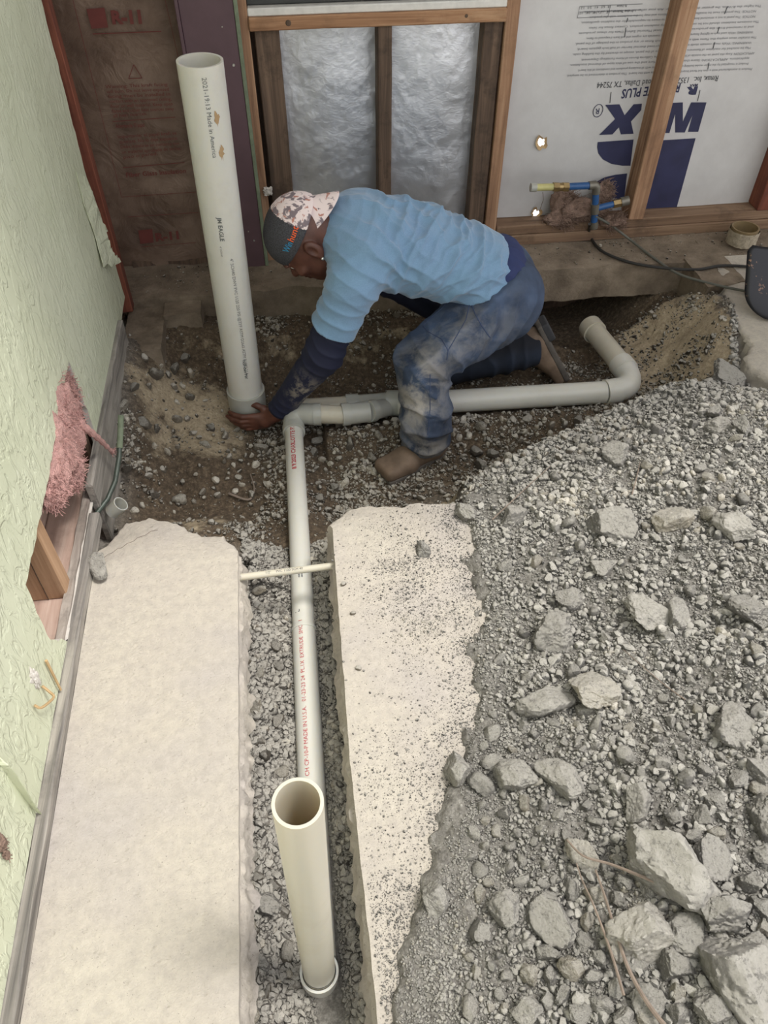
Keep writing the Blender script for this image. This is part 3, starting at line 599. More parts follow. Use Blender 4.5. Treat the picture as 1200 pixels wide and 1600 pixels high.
# ============================================================ LEFT WALL
XL = -.585
def wall_sheet():
    # drywall with its broken opening, outline in (Y, Z)
    rg = random.Random(4)
    def jag(a, b, st=.02, am=.004):
        L = math.dist(a, b); n = max(1, int(L/st)); return [(a[0]+(b[0]-a[0])*k/n+rg.uniform(-am, am)*(k > 0), a[1]+(b[1]-a[1])*k/n+rg.uniform(-am, am)*(k > 0)) for k in range(n)]
    hole = [(1.02, .285), (1.27, .292), (1.53, .318), (1.70, .335), (1.705, .15), (1.70, .035), (1.62, .022), (1.3, .022), (1.06, .022), (1.0, .12), (1.005, .21)]
    outer = [(-2.6, .03), (.9, .03), (1.0, .028), (1.5, .02), (1.72, .02), (2.46, .06), (2.455, .30), (2.40, .50), (2.45, .95), (2.48, 2.4), (-2.6, 2.4)]
    hp = sum([jag(hole[k], hole[(k+1) % len(hole)]) for k in range(len(hole))], []); op = sum([jag(outer[k], outer[(k+1) % len(outer)], .03, .006 if 4 < k < 9 else .0015) for k in range(len(outer))], [])
    bm = bmesh.new(); A = [bm.verts.new((XL, y, z)) for y, z in op]; B = [bm.verts.new((XL, y, z)) for y, z in hp]
    ea = [bm.edges.new((A[k], A[(k+1) % len(A)])) for k in range(len(A))]; eb = [bm.edges.new((B[k], B[(k+1) % len(B)])) for k in range(len(B))]
    bmesh.ops.triangle_fill(bm, edges=ea+eb, use_beauty=True, use_dissolve=False)
    r = bmesh.ops.extrude_face_region(bm, geom=bm.faces[:]); vs = [g for g in r['geom'] if isinstance(g, bmesh.types.BMVert)]
    for v in vs: v.co.x -= .014
    me = bm_mesh('wall_left', bm); 
    me.materials.clear(); o = link('wall_left', me, ['green_plaster', 'gypsum'])
    for p in me.polygons: p.material_index = 0 if p.normal.x > .5 else 1
    return o
wl_ = wall_sheet(); tag(wl_, 'green textured plaster wall with a broken opening near the floor', None, None, 'structure')
o = box('wall_left', (-.76, -2.6, -.15), (-.70, 2.85, 2.4), 'wood_dusty_y', bevel=0); o['kind'] = 'structure'
bp = box('sole_plate', (-.699, -.4, -.02), (-.60, 1.72, .018), 'wood_dusty_y', bevel=.003, jit=.001, cuts=12); tag(bp, 'dusty wooden sole plate inside the hole in the green wall', 'plate')
tag(box('sole_plate', (-.612, .95, -.02), (-.592, 1.70, .036), 'wood_old_y', bevel=.003, jit=.002, cuts=14), 'splintered wooden strip along the lower lip of the wall hole', 'plate')
b1_ = box('baseboard_left', (-.588, -.5, -.012), (-.563, 1.46, .028), 'wood_grey_y', bevel=.003, jit=.0015, cuts=30); tag(b1_, None, None, None, 'structure')
b2_ = box('baseboard_left', (-.590, 1.50, -.13), (-.571, 2.28, .085), 'wood_grey_y', bevel=.003, jit=.002, cuts=14); tag(b2_, None, None, None, 'structure')
sd_ = box('wall_stud', (-.699, 1.19, .018), (-.603, 1.235, .9), 'wood_tan_v', bevel=.003); tag(sd_, 'clean tan stud inside the hole in the green wall', 'stud')
tube('pencil_line', [(-.65, 1.1893, .02), (-.645, 1.1893, .3)], .0012, 'wood_old_v', sd_, n=4)
tag(box('wall_stud', (-.699, 1.722, -.02), (-.603, 1.765, 2.3), 'wood_old_v', bevel=.003), 'full-height stud behind the far edge of the wall hole', 'stud')
tag(box('wall_stud', (-.699, 1.66, .018), (-.606, 1.70, .12), 'wood_old_v', bevel=.003), 'short dark stud stub at the far side of the wall hole', 'stud')
# torn green flap hanging at the wall's far end
fl_pts = [pX(120, 270, XL+.004), pX(135, 275, XL+.010), pX(152, 330, XL+.02), pX(164, 352, XL+.02), pX(170, 375, XL+.024), pX(178, 395, XL+.028), pX(188, 409, XL+.03), pX(163, 418, XL+.012), pX(150, 370, XL+.006), pX(132, 320, XL+.004)]
rj = random.Random(5); fl_pts = [p.lerp(q, k/7)+Vector((rj.uniform(-.003, .003), rj.uniform(-.008, .008), rj.uniform(-.008, .008)))*(1 if 0 < i < 7 else .2) for i, (p, q) in enumerate(zip(fl_pts, fl_pts[1:]+fl_pts[:1])) for k in range(7)]
o = prism('torn_paper_flap', fl_pts, (-.003, .001, 0), 'green_plaster'); tag(o, 'torn green wall facing hanging at the end of the plaster wall', 'flap')
pts = [pX(0, 1183, XL+.004), pX(14, 1196, XL+.016), pX(30, 1216, XL+.018), pX(45, 1240, XL+.019), pX(58, 1262, XL+.016), pX(70, 1278, XL+.006), pX(50, 1262, XL+.001), pX(25, 1228, XL+.001), pX(0, 1195, XL+.001)]
o = prism('torn_paper_flap', pts, (-.002, 0, 0), 'green_plaster'); tag(o, 'curled strip of torn green facing low on the near wall', 'flap')
# ============================================================ PIPES
def cyl_text(s, P0, P1, r, t0, ang, size, mat, parent, flip=1, bold=0.):
    """lettering that runs along the pipe from P0 to P1, starting at distance t0, wrapped on its skin; ang measured from the camera side to the right"""
    P0 = Vector(P0); P1 = Vector(P1); T = (P1-P0).normalized(); C = Vector((0, 0, CAM_H))-(P0+P1)/2; C = (C-T*C.dot(T)).normalized(); Rr = T.cross(C)
    me = text_mesh(s, size, lambda a, b: Vector((a, b, 0)), bold=bold)
    for v in me.vertices:
        u, w = v.co.x, v.co.y; a = ang-flip*w/r; v.co = P0+T*(t0+u)+(C*math.cos(a)+Rr*math.sin(a))*(r+.0005)
    return link('printed_text', me, mat, parent)
# the long drain line in the trench with its elbow and fittings
R2 = .0315
dl = empty('drain_pipe', (-.06, 1.1, -.2), 'long white plastic drain pipe in the trench with grey elbow at its far end', 'pipe')
a0 = Vector((-.074, .40, -.203)); am = pz(475, 985, -.198); a1 = pz(459, 672, -.192); ce = pz(455, 645, -.178)
tube('pipe', [a0, am], R2, 'pvc_white', dl, n=40); tube('pipe', [am-(am-a0).normalized()*.002, a1], R2*.955, 'pvc_white', dl, n=40)
tube('bell_end', [am-(am-a0).normalized()*.004, am+(a1-am).normalized()*.004], R2*1.05, 'pvc_white', dl, n=40)
b0 = pz(497, 647, -.165); b1 = pz(534, 648, -.165); b2 = pz(577, 643, -.168); b3 = pz(602, 637, -.205)
tube('elbow', [a1-Vector((0, .012, 0))]+[a1+Vector((0, .004, 0))]+arc(a1+Vector((0, .012, 0)), pz(456, 641, -.172), b0-Vector((.02, 0, 0)), 12)+[b0], R2*1.13, 'pvc_grey', dl, n=40)
tube('elbow_collar', [a1-Vector((0, .014, 0)), a1+Vector((0, .014, 0))], R2*1.19, 'pvc_grey', dl, n=40)
tube('elbow_collar', [b0-Vector((.016, 0, 0)), b0+(b1-b0).normalized()*.010], R2*1.19, 'pvc_grey', dl, n=40)
tube('pipe', [b0, b1+(b1-b0)*.2], R2, 'pvc_cream', dl, n=40)
tube('coupling', [b1, b1+(b2-b1)*.28], R2*1.22, 'pvc_grey', dl, n=40); tube('coupling', [b1+(b2-b1)*.28, b2], R2*1.13, 'pvc_grey', dl, n=40); tube('coupling', [b2-(b2-b1)*.06, b2+(b3-b2)*.25], R2*1.2, 'pvc_grey', dl, n=40)
tube('branch', [b2, b3, b3+(b3-b2)*.6], [R2*1.1, R2*1.02, R2*.9], 'pvc_grey', dl, n=30)
cyl_text('CHARLOTTE PI', a1, am, R2*.955, .01, -.05, .022, 'red_ink', dl, 1) if False else None
d1 = (a1-am).normalized()
cyl_text('8/9/2023 CHARLOTTE PI', am, a1, R2*.955, (a1-am).length-.218, .05, .019, 'red_ink', dl, 1, .0006)
cyl_text('CH CP-10-P MADE IN U.S.A.   01-23-23 24  PL.1X  EXTRUDE  SMCS 1', a0, am, R2, .36, -.12, .0145, 'red_ink', dl, 1)
cyl_text('||||||||', am, a1, R2*.955, .155, .02, .012, 'black_ink', dl, 1, .0006); cyl_text('L', am, a1, R2*.955, .04, -.3, .02, 'black_ink', dl, 1)
# second run along the pit
R3 = .040
d2 = empty('drain_pipe', (.6, 2.07, -.21), 'thick dusty white drain pipe running behind the worker to the far hollow', 'pipe')
c0 = pz(462, 638, -.215); c1 = pz(560, 632, -.212); c2 = pz(620, 632, -.205); c3 = pz(945, 613, -.200); c4 = pz(985, 603, -.2); c5 = pz(975, 575, -.2); c6 = pz(930, 520, -.21)
tube('pipe', [c0, c1], R3*.8, 'pvc_cream', d2, n=36); tube('coupling', [pz(541, 632, -.212), pz(560, 631, -.212)], R3*.9, 'pvc_grey', d2, n=36)
tube('branch_fitting', [c1, pz(603, 630, -.206), c2], [R3*.85, R3*.95, R3*1.0], 'pvc_grey', d2, n=36); tube('coupling', [pz(604, 630, -.206), pz(624, 630, -.205)], R3*1.13, 'pvc_grey', d2, n=36)
tube('pipe', [c2, c3], R3, 'pvc_white', d2, n=40); tube('coupling', [c3, pz(967, 610, -.2)], R3*1.12, 'pvc_white', d2, n=40)
tube('elbow', [pz(960, 610, -.2)]+arc(pz(968, 609, -.2), c4+Vector((.02, .0, 0)), c5, 12), R3*1.05, 'pvc_white', d2, n=40)
tube('coupling', [c5-(c6-c5).normalized()*.02, c5+(c6-c5).normalized()*.03], R3*1.12, 'pvc_white', d2, n=40)
tube('pipe', [c5, c6], R3*.98, 'pvc_cream', d2, n=40); tube('coupling', [c6, c6+(c6-c5).normalized()*.05], R3*1.14, 'pvc_cream', d2, n=40)
# tall riser held by the worker
T0 = pY(385, 618, 2.15); T1 = pY(312, 94, 2.13); RT = .0572
tr_ = empty('standpipe', T0, 'tall wide white plastic standpipe standing upright by the worker', 'pipe')
tube('pipe', [T0, T1], RT, 'pvc_white', tr_, n=64, inner=.0065)
dT = (T1-T0).normalized()
tube('coupling', [T0-dT*.055, T0-dT*.02, T0+dT*.028], [RT*1.10, RT*1.13, RT*1.13], 'pvc_grey', tr_, n=64, inner=.008)
tube('hub', [T0-dT*.10, T0-dT*.055], [RT*.95, RT*1.10], 'pvc_grey', tr_, n=64)
LT = (T1-T0).length
cyl_text('4" SCH40 DWV PVC 1120 220 PSI @73\'F ASTM D2665 ASTM D1785-21A', T1, T0, RT, .50, -.12, .0135, 'pipe_ink', tr_, 1)
cyl_text('JM EAGLE', T1, T0, RT, .375, .22, .0165, 'pipe_ink', tr_, 1, .0004); cyl_text('4" SCH40', T1, T0, RT, .46, .30, .008, 'pipe_ink', tr_, 1)
cyl_text('2021-19:13 Made in America', T1, T0, RT, .02, .02, .0165, 'pipe_ink', tr_, 1)
cyl_text('NSF-dwv PW', T1, T0, RT, LT-.19, -.05, .0135, 'pipe_ink', tr_, 1, .0004)
for (t0_, a_) in ((.115, -.40), (.20, -.42)):
    P0 = T1; T = -dT; C = Vector((0, 0, CAM_H))-(T0+T1)/2; C = (C-T*C.dot(T)).normalized(); Rr = T.cross(C); bm = bmesh.new(); rg = random.Random(int(t0_*100))
    vs = [bm.verts.new(P0+T*(t0_+.022*math.sin(k/16*6.283)*(1+.5*rg.uniform(-1, 1))*.8)+(C*math.cos(a_+.10*math.cos(k/16*6.283)*q_)+Rr*math.sin(a_+.10*math.cos(k/16*6.283)*q_))*(RT+.0006)) for k in range(16) for q_ in [1+.6*rg.uniform(-1, 1)]]
    bm.faces.new(vs); link('stain', bm_mesh('stain', bm), 'brown_stain', tr_)
# near riser
N1 = pY(465, 1254, .372); N0 = pY(499, 1520, .372); RN = .0305
nr = empty('standpipe', N0, 'short cream plastic standpipe open at the top in the near trench', 'pipe')
tube('pipe', [N0, N1], RN, 'pvc_cream', nr, n=64, inner=.0042)
dN = (N1-N0).normalized()
tube('coupling', [N0-dN*.055, N0-dN*.012, N0+dN*.012], [RN*1.1, RN*1.22, RN*1.22], 'pvc_white', nr, n=48, inner=.005)
tube('primer_ring', [N0+dN*.018, N0+dN*.024], RN*1.01, 'cable_grey', nr, n=48)
# thin conduit crossing the trench
q0 = pz(384, 901, -.035); q1 = pz(522, 884, -.035)
cr = empty('crossing_pipe', q0, 'thin beige water pipe bridging the trench over the long drain pipe', 'pipe')
tube('pipe', [q0-(q1-q0)*.12, q1+(q1-q0)*.12], .0092, 'pvc_cream', cr, n=20); cyl_text('1/2"     PVC 1120 SCH 40', q0, q1, .0092, .05, -.1, .009, 'black_ink', cr, 1)
# bent conduit and stub by the wall
p = [pz(189, 650, .10), pz(188, 680, .075), pz(186, 715, .045), pz(180, 752, .02), pz(168, 780, .005), pz(148, 806, -.01)]
cd = empty('bent_conduit', p[-1], 'bent dark green metal conduit rising beside the baseboard', 'conduit')
tube('conduit', p[1:], .0068, 'conduit', cd, n=16); tube('conduit_tip', [p[0], p[1], p[1]+(p[2]-p[1])*.6], .0082, 'green_edge', cd, n=16)
s0 = pz(176, 800, -.03); s1 = pz(189, 787, .0)
tag(tube('pipe_stub', [s0, s1], .021, 'pvc_grey', n=28, inner=.003), 'small open grey pipe stub at the corner of the cream slab', 'pipe')
# ============================================================ SMALL THINGS AT THE BACK WALL
mf = empty('water_manifold', pY(930, 350, 2.70), 'blue and brass water pipe assembly at the foot of the fir stud', 'plumbing')
Y_ = 2.70
def mp_(px, py, dy=0): return pY(px, py, Y_+dy)
tube('yellow_pipe', [mp_(835, 293), mp_(866, 292)], .0125, 'yellow_pipe', mf, n=18); tube('end_cap', [mp_(829, 293), mp_(838, 293)], .0155, 'pvc_grey', mf, n=18)
tube('brass_nut', [mp_(864, 292), mp_(873, 292)], .0170, 'brass', mf, n=6, smooth=False); tube('brass_coupling', [mp_(872, 292), mp_(880, 292)], .0145, 'brass', mf, n=18); tube('brass_nut', [mp_(879, 292), mp_(888, 292)], .0170, 'brass', mf, n=6, smooth=False)
tube('blue_pipe', [mp_(887, 291.5), mp_(922, 290)], .0125, 'blue_pipe', mf, n=18); tube('elbow', [mp_(920, 290), mp_(929, 289), mp_(932, 292), mp_(931, 302)], .0155, 'grey_metal', mf, n=18)
tube('blue_pipe', [mp_(931, 300), mp_(930, 320)], .0125, 'blue_pipe', mf, n=18); tube('tee', [mp_(930, 318), mp_(929.5, 333)], .0160, 'grey_metal', mf, n=18)
tube('blue_pipe', [mp_(929.5, 332), mp_(928, 348)], .0125, 'blue_pipe', mf, n=18); tube('base_fitting', [mp_(928, 346), mp_(928, 356)], .0155, 'grey_metal', mf, n=18)
tube('blue_pipe', [mp_(934, 325), mp_(962, 318)], .0115, 'blue_pipe', mf, n=18); tube('brass_nut', [mp_(958, 319), mp_(972, 316)], .0155, 'brass', mf, n=6, smooth=False); tube('valve_end', [mp_(970, 316), mp_(982, 313)], .0175, 'grey_metal', mf, n=10)
tube('thin_strap', [mp_(848, 300, .05), mp_(849, 312, .05), mp_(843, 330, .06)], .0012, 'twig', mf, n=5)
def wool(name, blobs, mat, parent, strands=40, L=.05, seed=1):
    """a tuft: displaced blobs with loose curved fibres"""
    rg = random.Random(seed); bm = bmesh.new()
    for (c, r) in blobs:
        g = bmesh.ops.create_icosphere(bm, subdivisions=4, radius=1)['verts']; V = np.array([v.co for v in g])
        n = 1+.5*fbm(V[:, 0], V[:, 1], V[:, 2], 1.9, 4, seed)+.14*fbm(V[:, 0], V[:, 1], V[:, 2], 9, 3, seed+1)+.16*np.abs(fbm(V[:, 0]*.6, V[:, 1], V[:, 2]*2.2, 5, 3, seed+4))
        for v, q, w in zip(g, V, n): v.co = Vector(c)+Vector((q[0]*r[0], q[1]*r[1], q[2]*r[2]))*float(w)
        seed += 3
    for k in range(strands):
        c, r = blobs[rg.randrange(len(blobs))]; d = Vector((rg.uniform(-.3, 1), rg.uniform(-1, 1), rg.uniform(-1, 1))).normalized(); p0 = Vector(c)+Vector((d.x*r[0], d.y*r[1], d.z*r[2]))*.9
        d2_ = Vector((rg.uniform(0, 1), rg.uniform(-1, 1), rg.uniform(-1, .6))).normalized(); p1 = p0+d*L*.25+d2_*L*rg.uniform(.2, .7)
        t = tube_mesh('t', arc(p0, p0+d*L*.4, p1, 4), .0008, n=3, caps=False); bm.from_mesh(t); bpy.data.meshes.remove(t)
    return link(name, bm_mesh(name, bm, True), mat, parent)
o = wool('wool_tuft', [(pY(905, 330, 2.76), (.10, .03, .045)), (pY(880, 318, 2.78), (.045, .03, .05)), (pY(940, 305, 2.78), (.035, .02, .05)), (pY(955, 345, 2.75), (.05, .03, .022)), (pY(872, 342, 2.76), (.06, .03, .02))], 'brown_wool', None, 1500, .05, 11)
tag(o, 'dirty brown insulation wool tuft stuffed behind the blue water pipes', 'insulation')
cb = lambda pts, z: [pz(a, b, z) for a, b in pts]
def smooth_path(P, n=6):
    P = [Vector(p) for p in P]; out = []
    for i in range(len(P)-1):
        a, b, c, d = P[max(i-1, 0)], P[i], P[i+1], P[min(i+2, len(P)-1)]
        for k in range(n): t = k/n; out.append(.5*((2*b)+(c-a)*t+(2*a-5*b+4*c-d)*t*t+(3*b-a-3*c+d)*t**3))
    return out+[P[-1]]
o = tube('cable', smooth_path([pY(921, 350, 2.69), pz(922, 368, .012), pz(940, 392, .01), pz(985, 410, .006), pz(1040, 419, .004), pz(1090, 421, .008), pz(1130, 415, .01), pz(1185, 418, .01)]), .0055, 'cable_black', n=8); tag(o, 'black cable drooping from the water pipes along the ledge edge', 'cable')
o = tube('cable', smooth_path([pY(930, 338, 2.69), pz(955, 352, .07), pz(985, 375, .02), pz(1020, 402, .006), pz(1060, 428, .0), pz(1110, 443, .01), pz(1150, 452, .01), pz(1190, 459, .01)]), .0048, 'cable_grey', n=8); tag(o, 'grey green cable crossing over the black one towards the shovel', 'cable')
rc = pz(1157, 378, .012)
rg_ = empty('pipe_ring', rc, 'cut ring of wide pipe crusted with dried mud on the ledge', 'pipe ring')
tube('ring', [rc+Vector((0, 0, .002)), rc+Vector((0, 0, .062))], .052, 'ring_inside', rg_, n=40, inner=.006)
# crust
bm = bmesh.new(); nn = 60
rows = [[bm.verts.new(rc+Vector((math.cos(a)*r_, math.sin(a)*r_, z_))) for a in (6.2832*k/nn for k in range(nn)) for r_ in [.0545+.004*random.random()]] for z_ in np.linspace(0, .055, 9)]
for A, B in zip(rows, rows[1:]):
    for k in range(nn): bm.faces.new((A[k], A[(k+1) % nn], B[(k+1) % nn], B[k]))
link('mud_crust', bm_mesh('mud_crust', bm, True), 'mud_crust', rg_)
# shovel
sh = empty('shovel', pz(1203, 503, .0), 'black spade with worn steel blade standing at the right edge', 'shovel')
tip = pz(1222, 506, .005); up = (pY(1232, 388, 2.22)-tip); 
def spade():
    nu, nv = 16, 22; bm = bmesh.new(); W = .125; G = []
    for j in range(nv+1):
        v = j/nv; w = W*(1-(1-min(1, v/.42))**2.2)**.5 if v < .42 else W; row = []
        if v > .93: w = W*(1-.12*(v-.93)/.07)
        for i in range(nu+1):
            u = i/nu*2-1; p = tip+up*v+Vector((.97, -.10, 0))*(u*w)+Vector((.1, -1, 0))*(-.03*(u*u)*(w/W)); row.append(bm.verts.new(p))
        G.append(row)
    for j in range(nv):
        for i in range(nu): bm.faces.new((G[j][i], G[j][i+1], G[j+1][i+1], G[j+1][i]))
    bmesh.ops.remove_doubles(bm, verts=bm.verts[:], dist=1e-5)
    bmesh.ops.solidify(bm, geom=bm.faces[:], thickness=.003); return bm_mesh('blade', bm, True)
link('blade', spade(), 'shovel_steel', sh)
tube('socket', [tip+up*.9, tip+up*1.5], [.022, .018], 'shovel_steel', sh, n=16); tube('handle', [tip+up*1.4, tip+up*4.6+Vector((.25, .1, 0))], .017, 'wood_tan_v', sh, n=16)
# things in and on the green wall
pw = empty('pink_insulation', pX(105, 680, -.6), 'pink fluffy glass wool bulging out of the hole in the wall', 'insulation')
wool('wool', [(pX(100, 640, -.60), (.030, .07, .10)), (pX(98, 665, -.600), (.035, .06, .10)), (pX(95, 700, -.60), (.035, .075, .085)), (pX(105, 730, -.605), (.03, .07, .06)), (pX(84, 745, -.60), (.03, .06, .06)), (pX(78, 772, -.60), (.022, .04, .035)), (pX(104, 612, -.60), (.018, .035, .06))], 'pink_wool', pw, 2200, .03, 23)
strand = smooth_path([pX(120, 655, -.575), pX(133, 668, -.56), pX(150, 682, -.55), pX(165, 696, -.548), pX(176, 707, -.545)])
tube('wool_strand', strand, [.012-.008*i/len(strand)+.002*math.sin(i*2.1) for i in range(len(strand))], 'pink_wool', pw, n=8)
wool('wool_end', [(pX(176, 706, -.545), (.007, .008, .008))], 'pink_wool', pw, 20, .02, 31)
tag(wool('wool_tuft', [(pX(2, 1318, XL+.004), (.006, .012, .02)), (pX(10, 1335, XL+.004), (.004, .007, .014))], 'brown_wool', None, 14, .012, 5), 'small reddish brown fibre tuft on the near green wall', 'tuft')
tag(tube('wood_sliver', [pX(72, 1032, XL+.006), pX(95, 1078, XL+.008)], [.0032, .0026], 'straw', n=6), 'straight tan splinter stuck on the wall below the hole', 'splinter')
tag(tube('wood_sliver', smooth_path([pX(54, 1102, XL+.004), pX(64, 1106, XL+.012), pX(78, 1096, XL+.018), pX(84, 1088, XL+.018), pX(76, 1080, XL+.012), pX(66, 1072, XL+.003)]), .0028, 'straw', n=6), 'curled tan splinter on the wall below the hole', 'splinter')
bm = bmesh.new(); rg = random.Random(8)
base = pX(54, 1062, XL)
for q in range(1):
    gg = bmesh.ops.create_icosphere(bm, subdivisions=5, radius=1)['verts']; V = np.array([v.co for v in gg]); nn_ = 1+.9*fbm(V[:, 0], V[:, 1], V[:, 2], 2.2, 5, 3)
    for v, w in zip(gg, nn_): v.co = base+Vector((v.co.x*.006, v.co.y*.012, v.co.z*.026))*float(w)
lump = link('plaster_lump', bm_mesh('plaster_lump', bm, True), 'gypsum')
tag(lump, 'torn white gypsum crumbs where the wall was hit beside the splinters', 'plaster')
# ============================================================ STONES
def rock_mesh(name, seed, sub=3, planes=11, noise=.07, flat=.75):
    rg = np.random.default_rng(seed); bm = bmesh.new(); bmesh.ops.create_icosphere(bm, subdivisions=sub, radius=1); V = np.array([v.co for v in bm.verts])
    N = rg.normal(size=(planes, 3)); N /= np.linalg.norm(N, axis=1)[:, None]; D = rg.uniform(.62, .95, planes)
    dots = V@N.T; r = np.min(np.where(dots > .05, D[None]/np.maximum(dots, .05), 9), axis=1); r = np.minimum(r, 1.15)
    r = r*(1+noise*fbm(V[:, 0], V[:, 1], V[:, 2], 2.3, 3, seed))+(noise*.35*fbm(V[:, 0], V[:, 1], V[:, 2], 7, 3, seed+2) if sub > 3 else 0)
    r = r*(1+(.05*fbm(V[:, 0], V[:, 1], V[:, 2], 13, 2, seed+5) if sub > 3 else 0)); V = V*r[:, None]*np.array((1, rg.uniform(.65, .95), flat*rg.uniform(.75, 1.1)))
    for v, q in zip(bm.verts, V): v.co = q
    me = bm_mesh(name, bm, True); me.set_sharp_from_angle(angle=math.radians(32)); return me
def put_rock(me, P, size, mat, label, group=None, seed=0, tilt=.5, name='rock', sink=.25, cat='rock'):
    o = bpy.data.objects.new(name, me); COL.objects.link(o); rg = random.Random(seed)
    if not me.materials: me.materials.append(M[mat])
    o.location = P+Vector((0, 0, size*.5*(.62-sink))); o.scale = (size/2,)*3; o.rotation_euler = (rg.uniform(-tilt, tilt), rg.uniform(-tilt, tilt), rg.uniform(0, 6.28)); return tag(o, label, cat, group)
HEROES = [  # px, py, width px, stone, label
 (1143, 1512, 118, 0, 'pale jagged grey boulder, lowest right in the rubble, lit brightest'),
 (1003, 1447, 100, 1, 'large flat-topped concrete chunk above the long twigs'),
 (1035, 1345, 128, 2, 'broad knobbly rubble block right of the branching twig'),
 (858, 1425, 72, 3, 'angular cream grey chunk left of the two straight twigs'),
 (870, 1208, 66, 4, 'pitted light grey rock on the middle of the heap front'),
 (1075, 1455, 55, 5, 'rounded grey rock between the flat-topped chunk and the boulder'),
 (1110, 1345, 62, 6, 'grey rock high on the right of the knobbly block'),
 (995, 1250, 50, 7, 'smooth pointed grey rock above the knobbly block'),
 (1000, 1430, 60, 8, None), (910, 1330, 46, 9, 'dark upright rock fragment left of the knobbly block'),
 (1140, 1130, 56, 10, 'square grey concrete chunk near the right edge at mid heap'),
 (1185, 1205, 50, 11, 'pale flat rock cut by the right edge of the photo'),
 (805, 1212, 55, 12, 'wedge-shaped grey rock left of the pitted light rock'),
 (715, 1205, 52, 13, 'slanting grey slate piece lying out on the gritty slab'),
 (678, 1398, 46, 14, 'dark pointed stone standing alone on the slab grit'),
 (866, 988, 55, 15, 'brick-shaped grey rock at the left of the heap'),
 (888, 935, 40, 16, 'long grey rock just above the brick-shaped one'),
 (955, 820, 56, 17, 'rough grey rock in the upper heap beside a darker one'),
 (1048, 812, 48, 18, 'dark split rock in the upper heap'),
 (1148, 822, 58, 19, 'brownish weathered lump at the upper right of the heap'),
 (1055, 960, 46, 20, 'lumpy grey rock right of the heap middle'),
 (1172, 955, 52, 21, 'flat pale rock at the right edge in the upper heap'),
 (1012, 960, 66, 22, 'low pale slab fragment bedded in the middle of the heap'),
 (730, 800, 42, 23, 'grey egg-shaped rock on the far end of the gritty slab'),
 (800, 810, 40, 24, 'cream pointed rock right of the egg-shaped rock'),
 (960, 713, 42, 25, 'pale oval flake near the pit rim'),
 (1135, 592, 56, 26, 'tan triangular rock at the rim between pit and far slab'),
 (1118, 668, 36, 27, 'blocky pale rock below the tan triangular rock'),
 (1160, 668, 34, 28, 'upright pale rock close to the right edge below the far slab'),
 (925, 1075, 62, 29, 'cream concrete piece in the lower middle of the heap'),
 (850, 1095, 66, 30, 'wide smooth grey rock left of the cream concrete piece'),
 (940, 885, 40, 31, 'tan grey rock low in the upper heap'),
 (1175, 1490, 60, 32, 'grey rock behind the bright boulder at the right edge'),
 (1125, 1420, 74, 33, 'big rough rock above the bright boulder'),
 (790, 1420, 52, 34, 'dark grey rock left of the angular cream chunk'),
 (410, 1408, 50, 35, 'dark grey rock in the near trench left of the short pipe'),
 (408, 1502, 34, 36, 'dark rough rock near the foot of the short pipe'),
 (1010, 1560, 46, 37, 'grey rock right of the straight twigs at the photo bottom'),
 (1110, 1570, 54, 38, 'rough grey rock under the bright boulder at the photo bottom'),
 (662, 858, 26, 39, 'small cream stone lying on the gritty slab near its far end'),
 (220, 866, 0, 0, None)]
for k, (px, py, w, sd2, lab) in enumerate(HEROES):
    if lab is None: continue
    P = hit(px, py+w*.12); dep = proj(P)[2]; size = w*dep/F_PX*(1.22 if w > 44 else 1.12)
    me = rock_mesh('rock', 100+sd2, 5, 12, .13)
    tan_ = any(q in lab for q in ('cream', 'tan', 'brownish'))
    o = put_rock(me, P, size, 'rubble_stone', lab, None, 900+k, .45, sink=.30); o.location.z -= size*.02
# the flat stone on the slab next to the green wall
me = rock_mesh('rock', 778, 5, 8, .10, .6)
for v in me.vertices: v.co.x *= 1.25; v.co.y *= .8
o = put_rock(me, pz(157, 888, .004), .066, 'rubble_stone', 'flat grey stone lying on the cream slab by the baseboard', None, 5, .1, sink=.2)
PROT = [rock_mesh('rock', 300+k, 3, 10, .10) for k in range(12)]; PROTP = [p.copy() for p in PROT]
for p in PROT: p.materials.append(M['rubble_stone'])
for p in PROTP: p.materials.append(M['pit_stone'])
placed = [(hit(px, py), w/F_PX) for px, py, w, _, l in HEROES if l]
CAND = []
def scatter_rocks(n, box_px, wmin, wmax, protos, label, group, seed, ok=lambda x, y: True, alpha=2.2):
    rg = random.Random(seed); c = 0; tries = 0
    while c < n and tries < n*30:
        tries += 1; px = rg.uniform(box_px[0], box_px[2]); py = rg.uniform(box_px[1], box_px[3])
        if not ok(px, py): continue
        P = hit(px, py); w = wmin*(1-rg.random()*(1-(wmin/wmax)**alpha))**(-1/alpha); s = w*proj(P)[2]/F_PX
        if any((P-q).length < (s+r*1.6)*(.31 if seed == 9 else .38) for q, r in placed): continue
        placed.append((P, s)); (protos[c % 12].materials.append(M['rubble_stone']) if not protos[c % 12].materials else None); CAND.append((w, P, s, protos[c % 12], label, group, seed*1000+c, px)); c += 1
def in_heap(px, py):
    P = pz(px, py, .06); return P.x > float(xb(P.y))+.05 and py > 1000-(px-700)*.72+0 - (0 if px < 700 else 0) - 210
near_heap = lambda px, py: py > 1100 and px > 740+(1600-py)*-.05 and in_heap(px, py)
scatter_rocks(70, (820, 1220, 1200, 1600), 30, 86, [rock_mesh('rock', 660+q, 5, 11, .14) for q in range(12)], 'big rough grey rock in the lower right part of the heap', 'big rocks low in the heap', 9, lambda x, y: (x-820)/380+(y-1220)/380 > .75, 1.4)
scatter_rocks(110, (730, 1110, 1200, 1600), 17, 46, PROT, 'loose grey rubble rock in the near part of the heap', 'rocks of the near heap', 1, in_heap)
